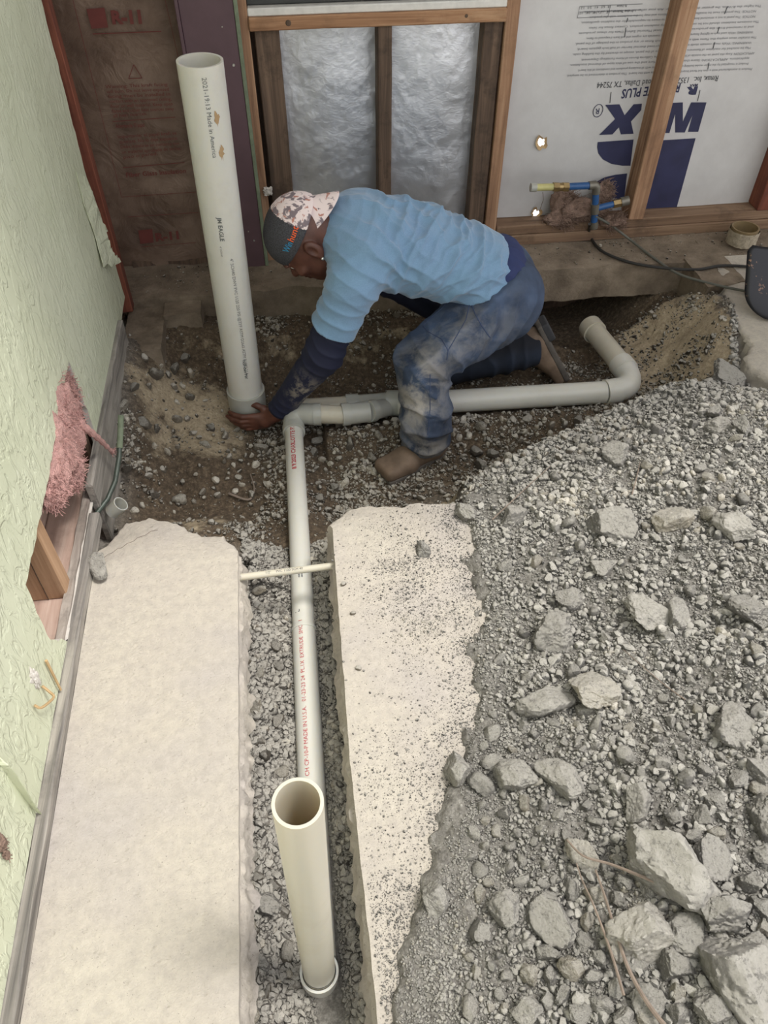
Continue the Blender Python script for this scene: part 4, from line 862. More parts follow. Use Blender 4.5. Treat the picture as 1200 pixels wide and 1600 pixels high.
scatter_rocks(90, (740, 640, 1200, 1110), 13, 34, PROT, 'loose grey rubble rock in the far part of the heap', 'rocks of the far heap', 2, in_heap)
# big cobbles in the trench and in the pit
scatter_rocks(40, (385, 900, 455, 1590), 12, 34, PROTP, 'dark stone in the trench left of the long drain pipe', 'stones of the trench', 3, lambda x, y: True)
scatter_rocks(95, (300, 640, 620, 780), 9, 24, PROTP, 'brownish stone on the pit floor before the worker', 'stones of the near pit floor', 4, lambda x, y: not (440 < x < 490) and not (585 < x < 700 and y > 690) and not (x < 430 and y < 665))
scatter_rocks(75, (680, 645, 1010, 730), 10, 32, PROTP, 'stone along the bank below the thick drain pipe', 'stones of the pit bank', 5, lambda x, y: y > 655 and y < 745-(x-700)*.17)
scatter_rocks(34, (190, 560, 330, 790), 10, 30, PROTP, 'stone on the dusty ground between green wall and standpipe', 'stones by the green wall', 6, lambda x, y: y > 540)
scatter_rocks(12, (380, 1370, 470, 1590), 24, 46, PROTP, 'big dark rough rock in the near end of the trench', 'big stones of the near trench', 7, lambda x, y: x < 450)
scatter_rocks(8, (530, 900, 560, 1590), 9, 18, PROTP, 'small stone right of the drain pipe under the slab edge', 'stones right of the drain pipe', 8)
scatter_rocks(26, (430, 490, 620, 610), 7, 18, PROTP, 'small stone on the earth bank behind the worker', 'stones of the bank behind', 10)
# the largest become rocks of their own, the small rest joins the loose stones further down
CAND.sort(key=lambda q: -q[0]); KEEP = 300-len([h for h in HEROES if h[4]])-1
for w, P, s, me, label, group, sd3, px in CAND[:KEEP]:
    if 'heap' in group:
        sz = 'small' if w < 20 else 'middling' if w < 32 else 'large'; zone = 'near the gritty slab' if px < 860 else 'midway across' if px < 1030 else 'towards the right edge'
        label = sz+' '+label.replace('big rough', 'rough').replace('loose ', '')+', '+zone; group = sz+' '+group+' '+zone
    put_rock(me, P, s, '', label, group, sd3, 1.2, sink=.28)
REST = CAND[KEEP:]
# ---- gravel: loose stuff nobody could count, instanced stones
def gravel(name, label, X, Y, Z, size, seed, mats, n_proto=7):
    rg = np.random.default_rng(seed); n = len(X); me = bpy.data.meshes.new(name); me.vertices.add(n); me.vertices.foreach_set('co', np.column_stack([X, Y, Z]).astype(np.float32).ravel())
    def att(nm, ty, arr, key='value'): a = me.attributes.new(nm, ty, 'POINT'); a.data.foreach_set(key, arr.ravel())
    att('rot', 'FLOAT_VECTOR', rg.uniform(0, 6.28, (n, 3)).astype(np.float32), 'vector'); s = (size/2)[:, None]*rg.uniform(.8, 1.15, (n, 3)); att('scl', 'FLOAT_VECTOR', s.astype(np.float32), 'vector')
    att('idx', 'INT', rg.integers(0, n_proto, n).astype(np.int32)); att('tone', 'FLOAT', np.clip(rg.random(n)*.82+.38*fbm(X, Y, None, 6, 3, 44)+.08, 0, .999).astype(np.float32))
    o = bpy.data.objects.new(name, me); COL.objects.link(o)
    pc = bpy.data.collections.new('gravel_kinds_'+mats)
    for k in range(n_proto):
        m_ = rock_mesh('gravel_stone', 500+k+seed*13, 2 if k else 3, 9, .12, .8); m_.materials.append(M[mats]); pc.objects.link(bpy.data.objects.new('gravel_stone', m_))
    ng = bpy.data.node_groups.new('gravel', 'GeometryNodeTree'); ng.interface.new_socket('Geometry', in_out='INPUT', socket_type='NodeSocketGeometry'); ng.interface.new_socket('Geometry', in_out='OUTPUT', socket_type='NodeSocketGeometry')
    I = ng.nodes.new('NodeGroupInput'); O = ng.nodes.new('NodeGroupOutput'); ip = ng.nodes.new('GeometryNodeInstanceOnPoints'); ci = ng.nodes.new('GeometryNodeCollectionInfo')
    ci.inputs['Collection'].default_value = pc; ci.inputs['Separate Children'].default_value = True; ci.inputs['Reset Children'].default_value = True
    def na(nm, ty): q = ng.nodes.new('GeometryNodeInputNamedAttribute'); q.data_type = ty; q.inputs[0].default_value = nm; return q.outputs['Attribute']
    L = ng.links.new; L(I.outputs[0], ip.inputs['Points']); L(ci.outputs[0], ip.inputs['Instance']); ip.inputs['Pick Instance'].default_value = True
    L(na('idx', 'INT'), ip.inputs['Instance Index']); L(na('rot', 'FLOAT_VECTOR'), ip.inputs['Rotation']); L(na('scl', 'FLOAT_VECTOR'), ip.inputs['Scale']); L(ip.outputs[0], O.inputs[0])
    md = o.modifiers.new('gravel', 'NODES'); md.node_group = ng; tag(o, label, 'gravel', None, 'stuff'); return o
def cull(X, Y, Z, m=150):
    px, py, c = proj(np.column_stack([X, Y, Z])); return (px > -m) & (px < 1200+m) & (py > 330) & (py < 1600+m)
def sizes(n, lo, hi, rg, a=2.4): return lo*(1-rg.random(n)*(1-(lo/hi)**a))**(-1/a)
rg = np.random.default_rng(42)
for nm_, lb_, heap_, mt_ in (('small_stones', 'small stones strewn over the pit floor and trench', False, 'gravel_stone'), ('small_rubble', 'small broken stones among the heap gravel', True, 'gravel_grey')):
    Q = [q for q in REST if ('heap' in q[5]) == heap_]
    if Q: A_ = np.array([q[1] for q in Q]); s_ = np.array([q[2] for q in Q]); gravel(nm_, lb_, A_[:, 0], A_[:, 1], A_[:, 2]+s_*.17, s_, 8+heap_, mt_)
# rubble heap: density follows the distance from the slab's swept edge
def sample(n, x0, x1, y0, y1): return rg.uniform(x0, x1, n), rg.uniform(y0, y1, n)
X, Y = sample(430000, .0, 2.3, .15, 2.25); sdp = poly_sd(X, Y, PIT); dx = X-xb(Y)
clump = fbm(X, Y, None, 14, 3, 77); clump_ = clump
keep = (sdp > -.03) & ((dx > .02+.05*clump) | (rg.random(len(X)) < .05*np.exp(dx/.10))) & (X > .03) & (rg.random(len(X)) < .55+.9*clump+.25)
X, Y = X[keep], Y[keep]; dx = dx[keep]; s = sizes(len(X), .0032, .030, rg, 2.0); s = np.minimum(s, np.where(Y < .75, .0045+.045*np.clip(dx, 0, 9)*(1+clump_[keep]), .007+.12*np.clip(dx, 0, 9))); Z = height(X, Y); Z = np.where((dx < -.02), np.maximum(Z, 0), Z)+s*.12; k = cull(X, Y, Z)
# perspective thinning: fine grit only where the photo resolves it
k &= (s > .0038) | (Y < 1.1)
gravel('rubble_gravel', 'loose grey gravel and crumbs covering the rubble heap', X[k], Y[k], Z[k], s[k], 1, 'gravel_grey'); print('heap gravel', k.sum())
# grit strewn on the slab
X, Y = sample(60000, .03, .42, .2, 1.40); dx = X-xb(Y)
pr = .02+.55*gauss(X, Y, .20, 1.20, .09, .12)+.45*gauss(X, Y, .22, 1.02, .06, .10)+.75*np.exp(-np.abs(dx+.01)/.045)+.22*gauss(X, Y, .12, .66, .1, .10)+.9*sstep(.52, .28, Y)
keep = (dx < .02) & (rg.random(len(X)) < pr*(.6+1.3*np.clip(fbm(X, Y, None, 20, 3, 5)+.2, 0, 1))); X, Y = X[keep], Y[keep]; s = sizes(len(X), .0014, .0065, rg, 2.3)
gravel('slab_grit', 'dark grit strewn over the right cream slab', X, Y, s*.25, s, 2, 'gravel_dark'); print('grit', len(X))
# trench
X, Y = sample(42000, -.215, .035, .15, 1.48); keep = np.abs(X+.062) > .028; X, Y = X[keep], Y[keep]; s = sizes(len(X), .0042, .026, rg, 1.5); Z = height(X, Y)+s*.12; k = cull(X, Y, Z)
k &= ~((np.abs(X+.062) < .034+s*.5) & (s > .012))
gravel('trench_gravel', 'dark gravel bedding along the drain pipe in the trench', X[k], Y[k], Z[k], s[k], 3, 'gravel_trench'); print('trench', k.sum())
# pit
X, Y = sample(190000, -.58, 1.6, 1.34, 2.56); sdp = poly_sd(X, Y, PIT); tn_ = TAN(X, Y); cl = fbm(X, Y, None, 9, 3, 12)
pr = np.clip(.24-.35*tn_*np.where(X > 1.1, .3, 1)+.55*cl-.12*sstep(2.1, 2.2, Y), .02, 1)
pr = pr*np.where((X > .5) & (X < 1.05) & (Y > 2.1) & (Y < 2.5), .5, 1)
keep = (sdp < .02) & (rg.random(len(X)) < pr); X, Y = X[keep], Y[keep]; s = sizes(len(X), .0044, .028, rg, 1.7); Z = height(X, Y)+s*.12
def seg_d(X, Y, a, b): a = np.array(a); b = np.array(b); e = b-a; t = np.clip(((X-a[0])*e[0]+(Y-a[1])*e[1])/(e@e), 0, 1); return np.hypot(X-a[0]-t*e[0], Y-a[1]-t*e[1])
k = cull(X, Y, Z) & (seg_d(X, Y, (-.055, 1.3), (-.055, 1.95)) > .024) & (seg_d(X, Y, (.12, 2.06), (1.15, 2.06)) > .036) & (seg_d(X, Y, (0, 2.02), (.14, 2.03)) > .03)
gravel('pit_gravel', 'brownish gravel scattered over the pit floor and banks', X[k], Y[k], Z[k], s[k], 4, 'gravel_pit'); print('pit', k.sum())
X, Y = sample(2600, -.55, 2.0, 2.56, 2.745); keep = rg.random(len(X)) < .25+.9*sstep(2.66, 2.745, Y)*(.5+fbm(X, Y, None, 6, 3, 8)); X, Y = X[keep], Y[keep]; s = sizes(len(X), .002, .014, rg, 1.9)
gravel('ledge_crumbs', 'dirt crumbs and small stones lying along the concrete ledge', X, Y, s*.2+.002, s, 5, 'gravel_pit')
# ---- twigs
def twig(pix, r, label, lift=.012, n=6, mat='twig'):
    pts = [hit(*q)+Vector((0, 0, lift)) for q in pix]; P = smooth_path(pts, 5); o = tube('twig', P, [r*(1-.6*i/len(P)) for i in range(len(P))], mat, n=n); return tag(o, label, 'twig')
twig([(1040, 1620), (1005, 1575), (975, 1520), (955, 1460), (938, 1405), (925, 1368)], .0042, 'longest straight brown twig running to the photo bottom', .03)
twig([(968, 1562), (950, 1500), (925, 1430), (905, 1385), (896, 1358)], .0028, 'thinner straight twig left of the longest one', .03)
twig([(1088, 1412), (1045, 1402), (985, 1378), (945, 1362), (905, 1350), (880, 1325)], .0040, 'crooked twig crossing above the two straight ones', .04)
twig([(768, 820), (800, 790), (832, 760), (858, 737)], .0018, 'thin twig on the far slope of the heap', .02)
twig([(780, 736), (790, 712), (798, 683)], .0018, 'pale thin twig leaning out at the pit rim', .02)
twig([(985, 780), (992, 755), (998, 728)], .0020, 'short reddish root in the upper heap', .015)
twig([(1068, 1098), (1030, 1070), (972, 1020)], .0014, 'wiry root across the heap middle', .012)
twig([(358, 775), (388, 785), (398, 770), (392, 745)], .0045, 'forked dark root at the edge of the pit by the left slab', .012)
# ============================================================ THE WORKER (signed distance fields turned into meshes)
class Field:
    """distance field on a box grid; primitives are blended in with a smooth minimum"""
    def __init__(s, lo, hi, h):
        s.h = h; s.ax = [np.arange(lo[i], hi[i]+h, h) for i in range(3)]; s.F = np.full([len(a) for a in s.ax], 1., np.float32)
    def sub(s, lo, hi):
        sl = []
        for i in range(3): a = np.searchsorted(s.ax[i], lo[i]); b = np.searchsorted(s.ax[i], hi[i]); sl.append(slice(max(a-1, 0), max(b+1, 0)))
        return tuple(sl), np.meshgrid(*[s.ax[i][sl[i]] for i in range(3)], indexing='ij')
    def add(s, fn, lo, hi, k=.02, op='u'):
        m = .03+k; sl, (X, Y, Z) = s.sub([l-m for l in lo], [q+m for q in hi]) if op == 'u' else s.sub(lo, hi)
        if X.size == 0: return
        d = fn(X, Y, Z).astype(np.float32); A = s.F[sl]
        if op == 'u':
            if k > 0: hh = np.clip(.5+.5*(A-d)/k, 0, 1); s.F[sl] = A*(1-hh)+d*hh-k*hh*(1-hh)
            else: s.F[sl] = np.minimum(A, d)
        elif op == 'cut': s.F[sl] = np.maximum(A, -d)
        elif op == 'and': s.F[sl] = np.maximum(A, d)
    def cone(s, a, b, ra, rb, k=.02, sy=1.):
        """round cone between two points; sy squashes it along Y"""
        a = np.array(a, float); b = np.array(b, float); e = b-a; L2 = e@e
        def fn(X, Y, Z):
            t = np.clip(((X-a[0])*e[0]+(Y-a[1])*e[1]+(Z-a[2])*e[2])/L2, 0, 1); r = ra+(rb-ra)*t
            return np.sqrt((X-a[0]-t*e[0])**2+((Y-a[1]-t*e[1])/sy)**2+(Z-a[2]-t*e[2])**2)-r
        R = max(ra, rb)*max(1, sy); s.add(fn, np.minimum(a, b)-R, np.maximum(a, b)+R, k)
    def ell(s, c, r, k=.02, R=None, op='u'):
        """ellipsoid, optionally in a rotated frame R (columns are its axes)"""
        c = np.array(c, float); r = np.array(r, float); R = np.eye(3) if R is None else R; m = r.max()
        def fn(X, Y, Z):
            P = np.stack([X-c[0], Y-c[1], Z-c[2]], -1)@R; q = np.linalg.norm(P/r, axis=-1); g = np.linalg.norm(P/(r*r), axis=-1)+1e-9; return q*(q-1)/g
        s.add(fn, c-m, c+m, k, op)
    def plane(s, p, n):
        p = np.array(p, float); n = np.array(n, float); n /= np.linalg.norm(n); X, Y, Z = np.meshgrid(*s.ax, indexing='ij', sparse=True)
        s.F = np.maximum(s.F, ((X-p[0])*n[0]+(Y-p[1])*n[1]+(Z-p[2])*n[2]).astype(np.float32))
    def mesh(s):
        F = s.F; ins = F < 0; cnt = np.zeros([n-1 for n in F.shape], np.int32); acc = np.zeros(cnt.shape+(3,), np.float32)
        for ax in range(3):
            lo = [slice(None)]*3; hi = [slice(None)]*3; lo[ax] = slice(0, -1); hi[ax] = slice(1, None); A = F[tuple(lo)]; B = F[tuple(hi)]; cr = (A < 0) != (B < 0)
            I = np.argwhere(cr); t = A[cr]/(A[cr]-B[cr]); o = [q for q in range(3) if q != ax]
            for da in (0, 1):
                for db in (0, 1):
                    J = I.copy(); J[:, o[0]] -= da; J[:, o[1]] -= db; ok = np.all((J >= 0) & (J < np.array(cnt.shape)), axis=1); Jk = J[ok]
                    p = np.zeros((ok.sum(), 3), np.float32); p[:, ax] = t[ok]; p[:, o[0]] = da; p[:, o[1]] = db
                    np.add.at(cnt, tuple(Jk.T), 1); np.add.at(acc, tuple(Jk.T), p)
        act = cnt > 0; idx = np.full(cnt.shape, -1, np.int64); idx[act] = np.arange(act.sum()); base = np.argwhere(act); V = (base+acc[act]/cnt[act][:, None])*s.h+np.array([a[0] for a in s.ax])
        Q = []
        for ax in range(3):
            lo = [slice(None)]*3; hi = [slice(None)]*3; lo[ax] = slice(0, -1); hi[ax] = slice(1, None); A = ins[tuple(lo)]; B = ins[tuple(hi)]; I = np.argwhere(A != B); fl_ = A[tuple(I.T)]; o = [(ax+1) % 3, (ax+2) % 3]
            ok = (I[:, o[0]] > 0) & (I[:, o[1]] > 0) & (I[:, o[0]] < cnt.shape[o[0]]) & (I[:, o[1]] < cnt.shape[o[1]]); I = I[ok]; fl_ = fl_[ok]
            def g(a, b): J = I.copy(); J[:, o[0]] -= a; J[:, o[1]] -= b; return idx[tuple(J.T)]
            q = np.stack([g(1, 1), g(0, 1), g(0, 0), g(1, 0)], 1); q[~fl_] = q[~fl_][:, ::-1]; Q.append(q)
        return V, np.concatenate(Q)
def relax(V, Q, n=2, lam=.5):
    for _ in range(n):
        S_ = np.zeros_like(V); c = np.zeros(len(V))
        for a in range(4): np.add.at(S_, Q[:, a], V[Q[:, (a+1) % 4]]+V[Q[:, (a-1) % 4]]); np.add.at(c, Q[:, a], 2)
        V = V+lam*(S_/c[:, None]-V)
    return V
def vnormals(V, Q):
    n = np.cross(V[Q[:, 2]]-V[Q[:, 0]], V[Q[:, 3]]-V[Q[:, 1]]); N = np.zeros_like(V)
    for a in range(4): np.add.at(N, Q[:, a], n)
    return N/(np.linalg.norm(N, axis=1)[:, None]+1e-12)
def folds(V, N, c, d, freq, amp, spread, along=None, sharp=1.4, seed=0, wob=.6):
    """cloth folds: ridges across direction d, fading away from c"""
    d = np.array(d, float); d /= np.linalg.norm(d); c = np.array(c); P = V-c; u = P@d; w = wob*fbm(V[:, 0], V[:, 1], V[:, 2], 8, 3, seed)
    g = np.exp(-np.sum((P/np.array(spread))**2, axis=1)); r = (1-np.abs(np.sin((u*freq+w)*np.pi)))**1.6*1.9-.5
    return N*(amp*g*r)[:, None]
def field_obj(name, F, mat, parent, sm=2, disp=None):
    V, Q = F.mesh(); V = relax(V, Q, sm)
    if disp: N = vnormals(V, Q); V = V+disp(V, N); V = relax(V, Q, 1, .3)
    return link(name, mesh_np(name, V, Q), mat, parent), V
wk = empty('person', (.45, 2.05, -.28), 'person kneeling in light blue T-shirt, stained jeans and backward cap, holding tall standpipe', 'person')
# ---- joints
PEL = np.array((.655, 2.20, .175)); CH = np.array((.27, 2.21, .335)); SHL = np.array((.195, 2.045, .345)); EL = np.array((.072, 2.02, .075)); WR = np.array((-.098, 2.055, -.175))
SHR = np.array((.20, 2.38, .33)); ELR = np.array((.33, 2.42, .08)); WRR = np.array((.50, 2.36, -.03)); NK = np.array((.125, 2.215, .355))
HIPL = np.array((.655, 2.115, .165)); KNL = np.array((.372, 1.955, .085)); ANL = np.array((.385, 1.885, -.205)); HIPR = np.array((.655, 2.285, .155)); KNR = np.array((.525, 2.30, -.205)); ANR = np.array((.90, 2.285, -.150))
# ---- head frame
hf = np.array((-.56, -.06, -.83)); hf /= np.linalg.norm(hf); hu = np.array((-.84, -.03, .54)); hu -= hf*(hu@hf); hu /= np.linalg.norm(hu); hl = np.cross(hu, hf); hl = hl if hl[1] < 0 else -hl
HC = np.array((.055, 2.175, .372)); HR = np.stack([hf, hl, hu], 1)
def hp(f, l, u): return HC+hf*f+hl*l+hu*u
B = Field((-.32, 1.93, -.27), (.80, 2.52, .62), .0034)
B.ell(hp(-.012, 0, .030), (.098, .076, .092), .02, HR); B.ell(hp(.030, 0, -.030), (.066, .060, .082), .03, HR)          # skull, face
B.ell(hp(.060, 0, -.085), (.026, .030, .026), .03, HR); B.ell(hp(.015, .038, -.066), (.042, .018, .026), .03, HR); B.ell(hp(.015, -.038, -.066), (.042, .018, .026), .03, HR)  # chin, jaw
B.cone(hp(.086, 0, .012), hp(.108, 0, -.018), .008, .0125, .014); B.ell(hp(.098, .011, -.021), (.010, .009, .008), .008, HR); B.ell(hp(.098, -.011, -.021), (.010, .009, .008), .008, HR)   # nose, nostrils
B.ell(hp(.086, .0, .030), (.014, .050, .010), .016, HR)                                                                     # brow
for s_ in (1, -1):
    B.ell(hp(.074, s_*.031, .012), (.014, .016, .010), .004, HR, 'cut') if False else None
    B.ell(hp(.072, s_*.040, -.018), (.020, .020, .016), .02, HR)                                                            # cheekbone
    B.ell(hp(.073, s_*.031, .012), (.013, .0145, .0115), .004, HR)                                                          # eyeball with lid
    B.ell(hp(-.012, s_*.080, -.002), (.021, .009, .033), .006, HR); B.ell(hp(-.006, s_*.089, .001), (.012, .007, .020), .0, HR, 'cut'); B.ell(hp(-.004, s_*.080, -.030), (.009, .006, .010), .006, HR)  # ear, lobe
B.ell(hp(.092, 0, -.046), (.012, .024, .0075), .006, HR); B.ell(hp(.090, 0, -.060), (.012, .020, .0085), .006, HR)       # lips
B.cone(hp(-.055, 0, -.045), NK+(.02, 0, -.01), .058, .062, .03); B.cone(hp(-.02, 0, -.06), NK+(.02, 0, -.03), .045, .055, .03)  # neck
B.ell(CH, (.15, .155, .10), .04); B.ell(CH+(.16, 0, -.045), (.16, .14, .095), .05); B.ell(PEL, (.115, .14, .10), .05)
B.cone(SHL, EL, .050, .042, .03); B.cone(EL, WR, .040, .027, .02); B.cone(SHR, ELR, .05, .042, .03); B.cone(ELR, WRR, .04, .028, .02)
# left hand: palm against the near side of the coupling, fingers reaching round it
PAL = WR+(-.043, .003, -.036)
B.cone(WR, PAL, .026, .024, .02); B.ell(PAL+(-.012, .004, .0), (.046, .016, .032), .014)
fing = [((-.050, .004, .020), (-.085, .006, .020), (-.112, .020, .021), (-.128, .036, .021), .0092), ((-.052, .002, .004), (-.092, .004, .003), (-.120, .018, .004), (-.138, .036, .005), .0094),
        ((-.050, .000, -.012), (-.086, .002, -.013), (-.112, .016, -.012), (-.128, .032, -.011), .0088), ((-.044, .000, -.026), (-.072, .001, -.029), (-.092, .011, -.029), (-.104, .024, -.028), .0078)]
for a, b, c, d, r in fing:
    a, b, c, d = [PAL+(.010, 0, 0)+np.array(q) for q in (a, b, c, d)]; B.cone(PAL+(.0, .002, (a-PAL)[2]*.6), a, r*1.05, r*1.08, .008); B.cone(a, b, r*1.06, r, .003); B.cone(b, c, r, r*.93, .003); B.cone(c, d, r*.93, r*.78, .003)
th = [PAL+np.array(q) for q in ((.018, .010, .018), (-.002, .022, .036), (-.022, .030, .044), (-.038, .036, .046))]
for a, b, ra, rb in zip(th, th[1:], (.0135, .0115, .0100), (.0115, .0100, .0085)): B.cone(a, b, ra, rb, .006)
# right hand resting on the kneeling thigh
B.ell(WRR+(.03, 0, -.01), (.04, .035, .018), .015)
for q in range(4): a = WRR+(.05, -.026+.017*q, -.012); B.cone(a, a+(.035, 0, -.012), .0085, .0085, .003); B.cone(a+(.035, 0, -.012), a+(.055, 0, -.028), .0085, .007, .003)
B.cone(WRR+(.02, -.03, -.005), WRR+(.055, -.05, -.02), .011, .008, .004)
body, V = field_obj('body', B, 'skin', wk, 1)
for s_ in (1, -1):
    def ball(c, r, name, mat, parent=wk):
        bm = bmesh.new(); bmesh.ops.create_icosphere(bm, subdivisions=3, radius=r); bmesh.ops.translate(bm, verts=bm.verts, vec=Vector(c)); return link(name, bm_mesh(name, bm, True), mat, parent)
    e_ = ball(hp(.0775, s_*.032, .0115), .0108, 'eye', 'eye_white'); ball(hp(.0835, s_*.0335, .0105), .0062, 'iris', 'eye_dark', e_)
    br = tube('eyebrow', [hp(.090, s_*.014, .029), hp(.090, s_*.032, .034), hp(.078, s_*.048, .030)], [.003, .0042, .002], 'hair', wk, n=8)
ball(hp(-.003, .087, -.036), .0052, 'earring', 'earring')
from mathutils.bvhtree import BVHTree
# ---- cap, worn backwards
C_ = Field(tuple(HC-.26), tuple(HC+.26), .0034)
cc = hp(-.012, 0, .045); C_.ell(cc, (.111, .090, .096), .01, HR); C_.ell(hp(-.03, 0, .060), (.080, .078, .076), .02, HR); 
rim_n = hf*.30-hu*.95 if False else -hu+hf*(-.16)
C_.plane(hp(0, 0, .040), -hu-hf*.10)
inner = (.101, .081, .085); C_.ell(cc-hu*.004, inner, 0, HR, 'cut')
cap, V = field_obj('cap', C_, ['cap_mesh', 'cap_camo'], wk, 2)
Pm = np.array([p.center for p in cap.data.polygons])-HC; fa = Pm@hf; ua = Pm@hu; camo = fa < -.036-.22*(.13-ua) 
cap.data.polygons.foreach_set('material_index', camo.astype(np.int32))
# bill sticking out behind, over the neck
bm = bmesh.new(); G = []; bd_ = -hf*.55-hu*.85; bd_ = bd_/np.linalg.norm(bd_)*1.; bn = np.cross(bd_, hl); bn = bn if bn@hu > 0 else -bn
for j in range(13):
    v = j/12; row = []
    for i in range(25):
        a = (i/24-.5)*math.pi; base = hp(-.016, 0, .060)+(-hf*.100*math.cos(a)+hl*.066*math.sin(a)); ww = .080*math.sin(a); out = .085*v*math.cos(a)**.55 if abs(math.cos(a)) > 1e-6 else 0
        p = base+bd_*out+(-hf*.86-hu*.28)*0+bn*(-.016*(math.sin(a)**2)+.010*v*math.cos(a)); row.append(bm.verts.new(p))
    G.append(row)
for j in range(12):
    for i in range(24): bm.faces.new((G[j][i], G[j][i+1], G[j+1][i+1], G[j+1][i]))
bmesh.ops.remove_doubles(bm, verts=bm.verts[:], dist=1e-5); bmesh.ops.solidify(bm, geom=bm.faces[:], thickness=.004); link('bill', bm_mesh('bill', bm, True), 'cap_camo', cap)
ball(cc+hu*.093-hf*.0, .005, 'cap_button', 'cap_camo', cap)
def cap_text(s, f0, u0, f1, u1, size, mat, lift=.0022):
    """letters laid on the left side of the cap, running from (f0, u0) to (f1, u1) in head coordinates"""
    me = text_mesh(s, 1., lambda a, b: Vector((a, b, 0)), bold=.008); w = max(v.co.x for v in me.vertices); d = np.array((f1-f0, u1-u0)); L = np.linalg.norm(d); d /= L; n = np.array((d[1], -d[0])); n = n if n[1] > 0 else -n
    bv = BVHTree.FromPolygons([v.co[:] for v in cap.data.vertices], [p.vertices[:] for p in cap.data.polygons])
    for v in me.vertices:
        q = np.array((f0, u0))+d*(v.co.x/w*L)+n*(v.co.y*size/.7); r = bv.ray_cast(Vector(hp(q[0], .2, q[1])), Vector(-hl)); v.co = (r[0] if r[0] is not None else Vector(hp(q[0], .08, q[1])))+Vector(hl)*.0012
    return link('printed_text', me, mat, cap)
cap_text('Win', .032, .059, -.002, .064, .018, 'logo_blue'); cap_text('hunt', -.005, .0645, -.050, .071, .018, 'logo_orange'); tube('logo_line', [hp(q, 0, .055)+hl*.0 for q in (.026, .0)], .001, 'logo_orange', cap, n=4) if False else None
# ---- T-shirt
Sx = .0036; Tf = Field((-.02, 1.90, .04), (.84, 2.54, .60), Sx); ax_ = PEL-CH; ax_ = ax_/np.linalg.norm(ax_); RT_ = np.stack([ax_, (0, 1, 0), np.cross(ax_, (0, 1, 0))], 1)
Tf.ell((.245, 2.205, .345), (.175, .190, .130), .04, RT_); Tf.ell((.40, 2.20, .305), (.19, .180, .128), .05, RT_); Tf.ell((.56, 2.20, .245), (.18, .172, .120), .05, RT_)
Tf.cone((.17, 2.215, .37), (.125, 2.215, .375), .088, .068, .03)
Tf.cone((.215, 2.075, .355), (.175, 2.035, .30), .088, .080, .04); Tf.cone((.175, 2.035, .30), (.085, 2.015, .115), .076, .071, .02)
Tf.cone((.21, 2.33, .34), (.28, 2.40, .17), .085, .072, .04)
cutT = PEL-CH
Tf.plane((.672, 2.2, .22), (.97, -.10, -.22)); Tf.plane((.101, 2.01, .148), (-.25, -.05, -1.)) if False else None
Xg, Yg, Zg = np.meshgrid(*Tf.ax, indexing='ij', sparse=True)
slv = ((Xg-.098)*(-.40)+(Zg-.165)*(-.93)+0*Yg)
Tf.F = np.where((Xg < .30) & (Yg < 2.2) & (Zg < .22), np.maximum(Tf.F, slv), Tf.F).astype(np.float32)
Tf.F = np.where((Yg > 2.25) & (Xg < .40), np.maximum(Tf.F, .19-Zg+0*Xg), Tf.F).astype(np.float32)
nkp = ((Xg-.118)*(-.93)+(Zg-.42)*(.15)); Tf.F = np.maximum(Tf.F, (nkp-.004+0*Yg)).astype(np.float32) if False else Tf.F
# hollow the openings: neck, sleeve and hem
Tf.cone((.16, 2.215, .365), (.02, 2.21, .395), .060, .066, 0) if False else None
def neck_cut(X, Y, Z):
    a = np.array((.175, 2.215, .365)); b = np.array((.02, 2.205, .385)); e = b-a; t = np.clip(((X-a[0])*e[0]+(Y-a[1])*e[1]+(Z-a[2])*e[2])/(e@e), 0, 1.); return np.sqrt((X-a[0]-t*e[0])**2+(Y-a[1]-t*e[1])**2+(Z-a[2]-t*e[2])**2)-(.052+.012*t)
Tf.add(neck_cut, (-.02, 2.1, .25), (.2, 2.33, .5), 0, 'cut')
Tf.F = np.maximum(Tf.F, (.105-Xg+0*Yg+(.36-Zg)*.35*(Zg > .22)-.3*(Zg <= .22)).astype(np.float32)) if False else Tf.F
def shirt_disp(V, N):
    D = folds(V, N, (.26, 2.05, .36), (.6, .2, .75), 20, .0085, (.13, .12, .12), seed=3)
    D += folds(V, N, (.46, 2.10, .34), (.72, -.15, -.62), 13, .011, (.20, .20, .16), seed=5, wob=.8); D += folds(V, N, (.44, 2.14, .38), (.74, -.2, -.6), 27, .006, (.20, .16, .14), seed=6, wob=.9)
    D += folds(V, N, (.60, 2.06, .22), (.35, -.3, -.85), 22, .008, (.16, .12, .09), seed=7, wob=.7); D += folds(V, N, (.15, 2.10, .33), (-.2, .3, .9), 30, .006, (.07, .10, .08), seed=14, wob=.6)
    D += folds(V, N, (.35, 2.2, .45), (.7, .75, -.1), 12, .0075, (.22, .16, .1), seed=8, wob=1.1)
    D += folds(V, N, (.12, 2.02, .21), (-.4, .1, -.9), 24, .0065, (.08, .09, .07), seed=9)
    D += folds(V, N, (.60, 2.08, .22), (.3, .2, .9), 20, .0055, (.12, .10, .10), seed=12)
    D += N*(.004*fbm(V[:, 0], V[:, 1], V[:, 2], 9, 3, 4))[:, None]; return D
shirt, V = field_obj('t_shirt', Tf, 'shirt_blue', wk, 2, shirt_disp)
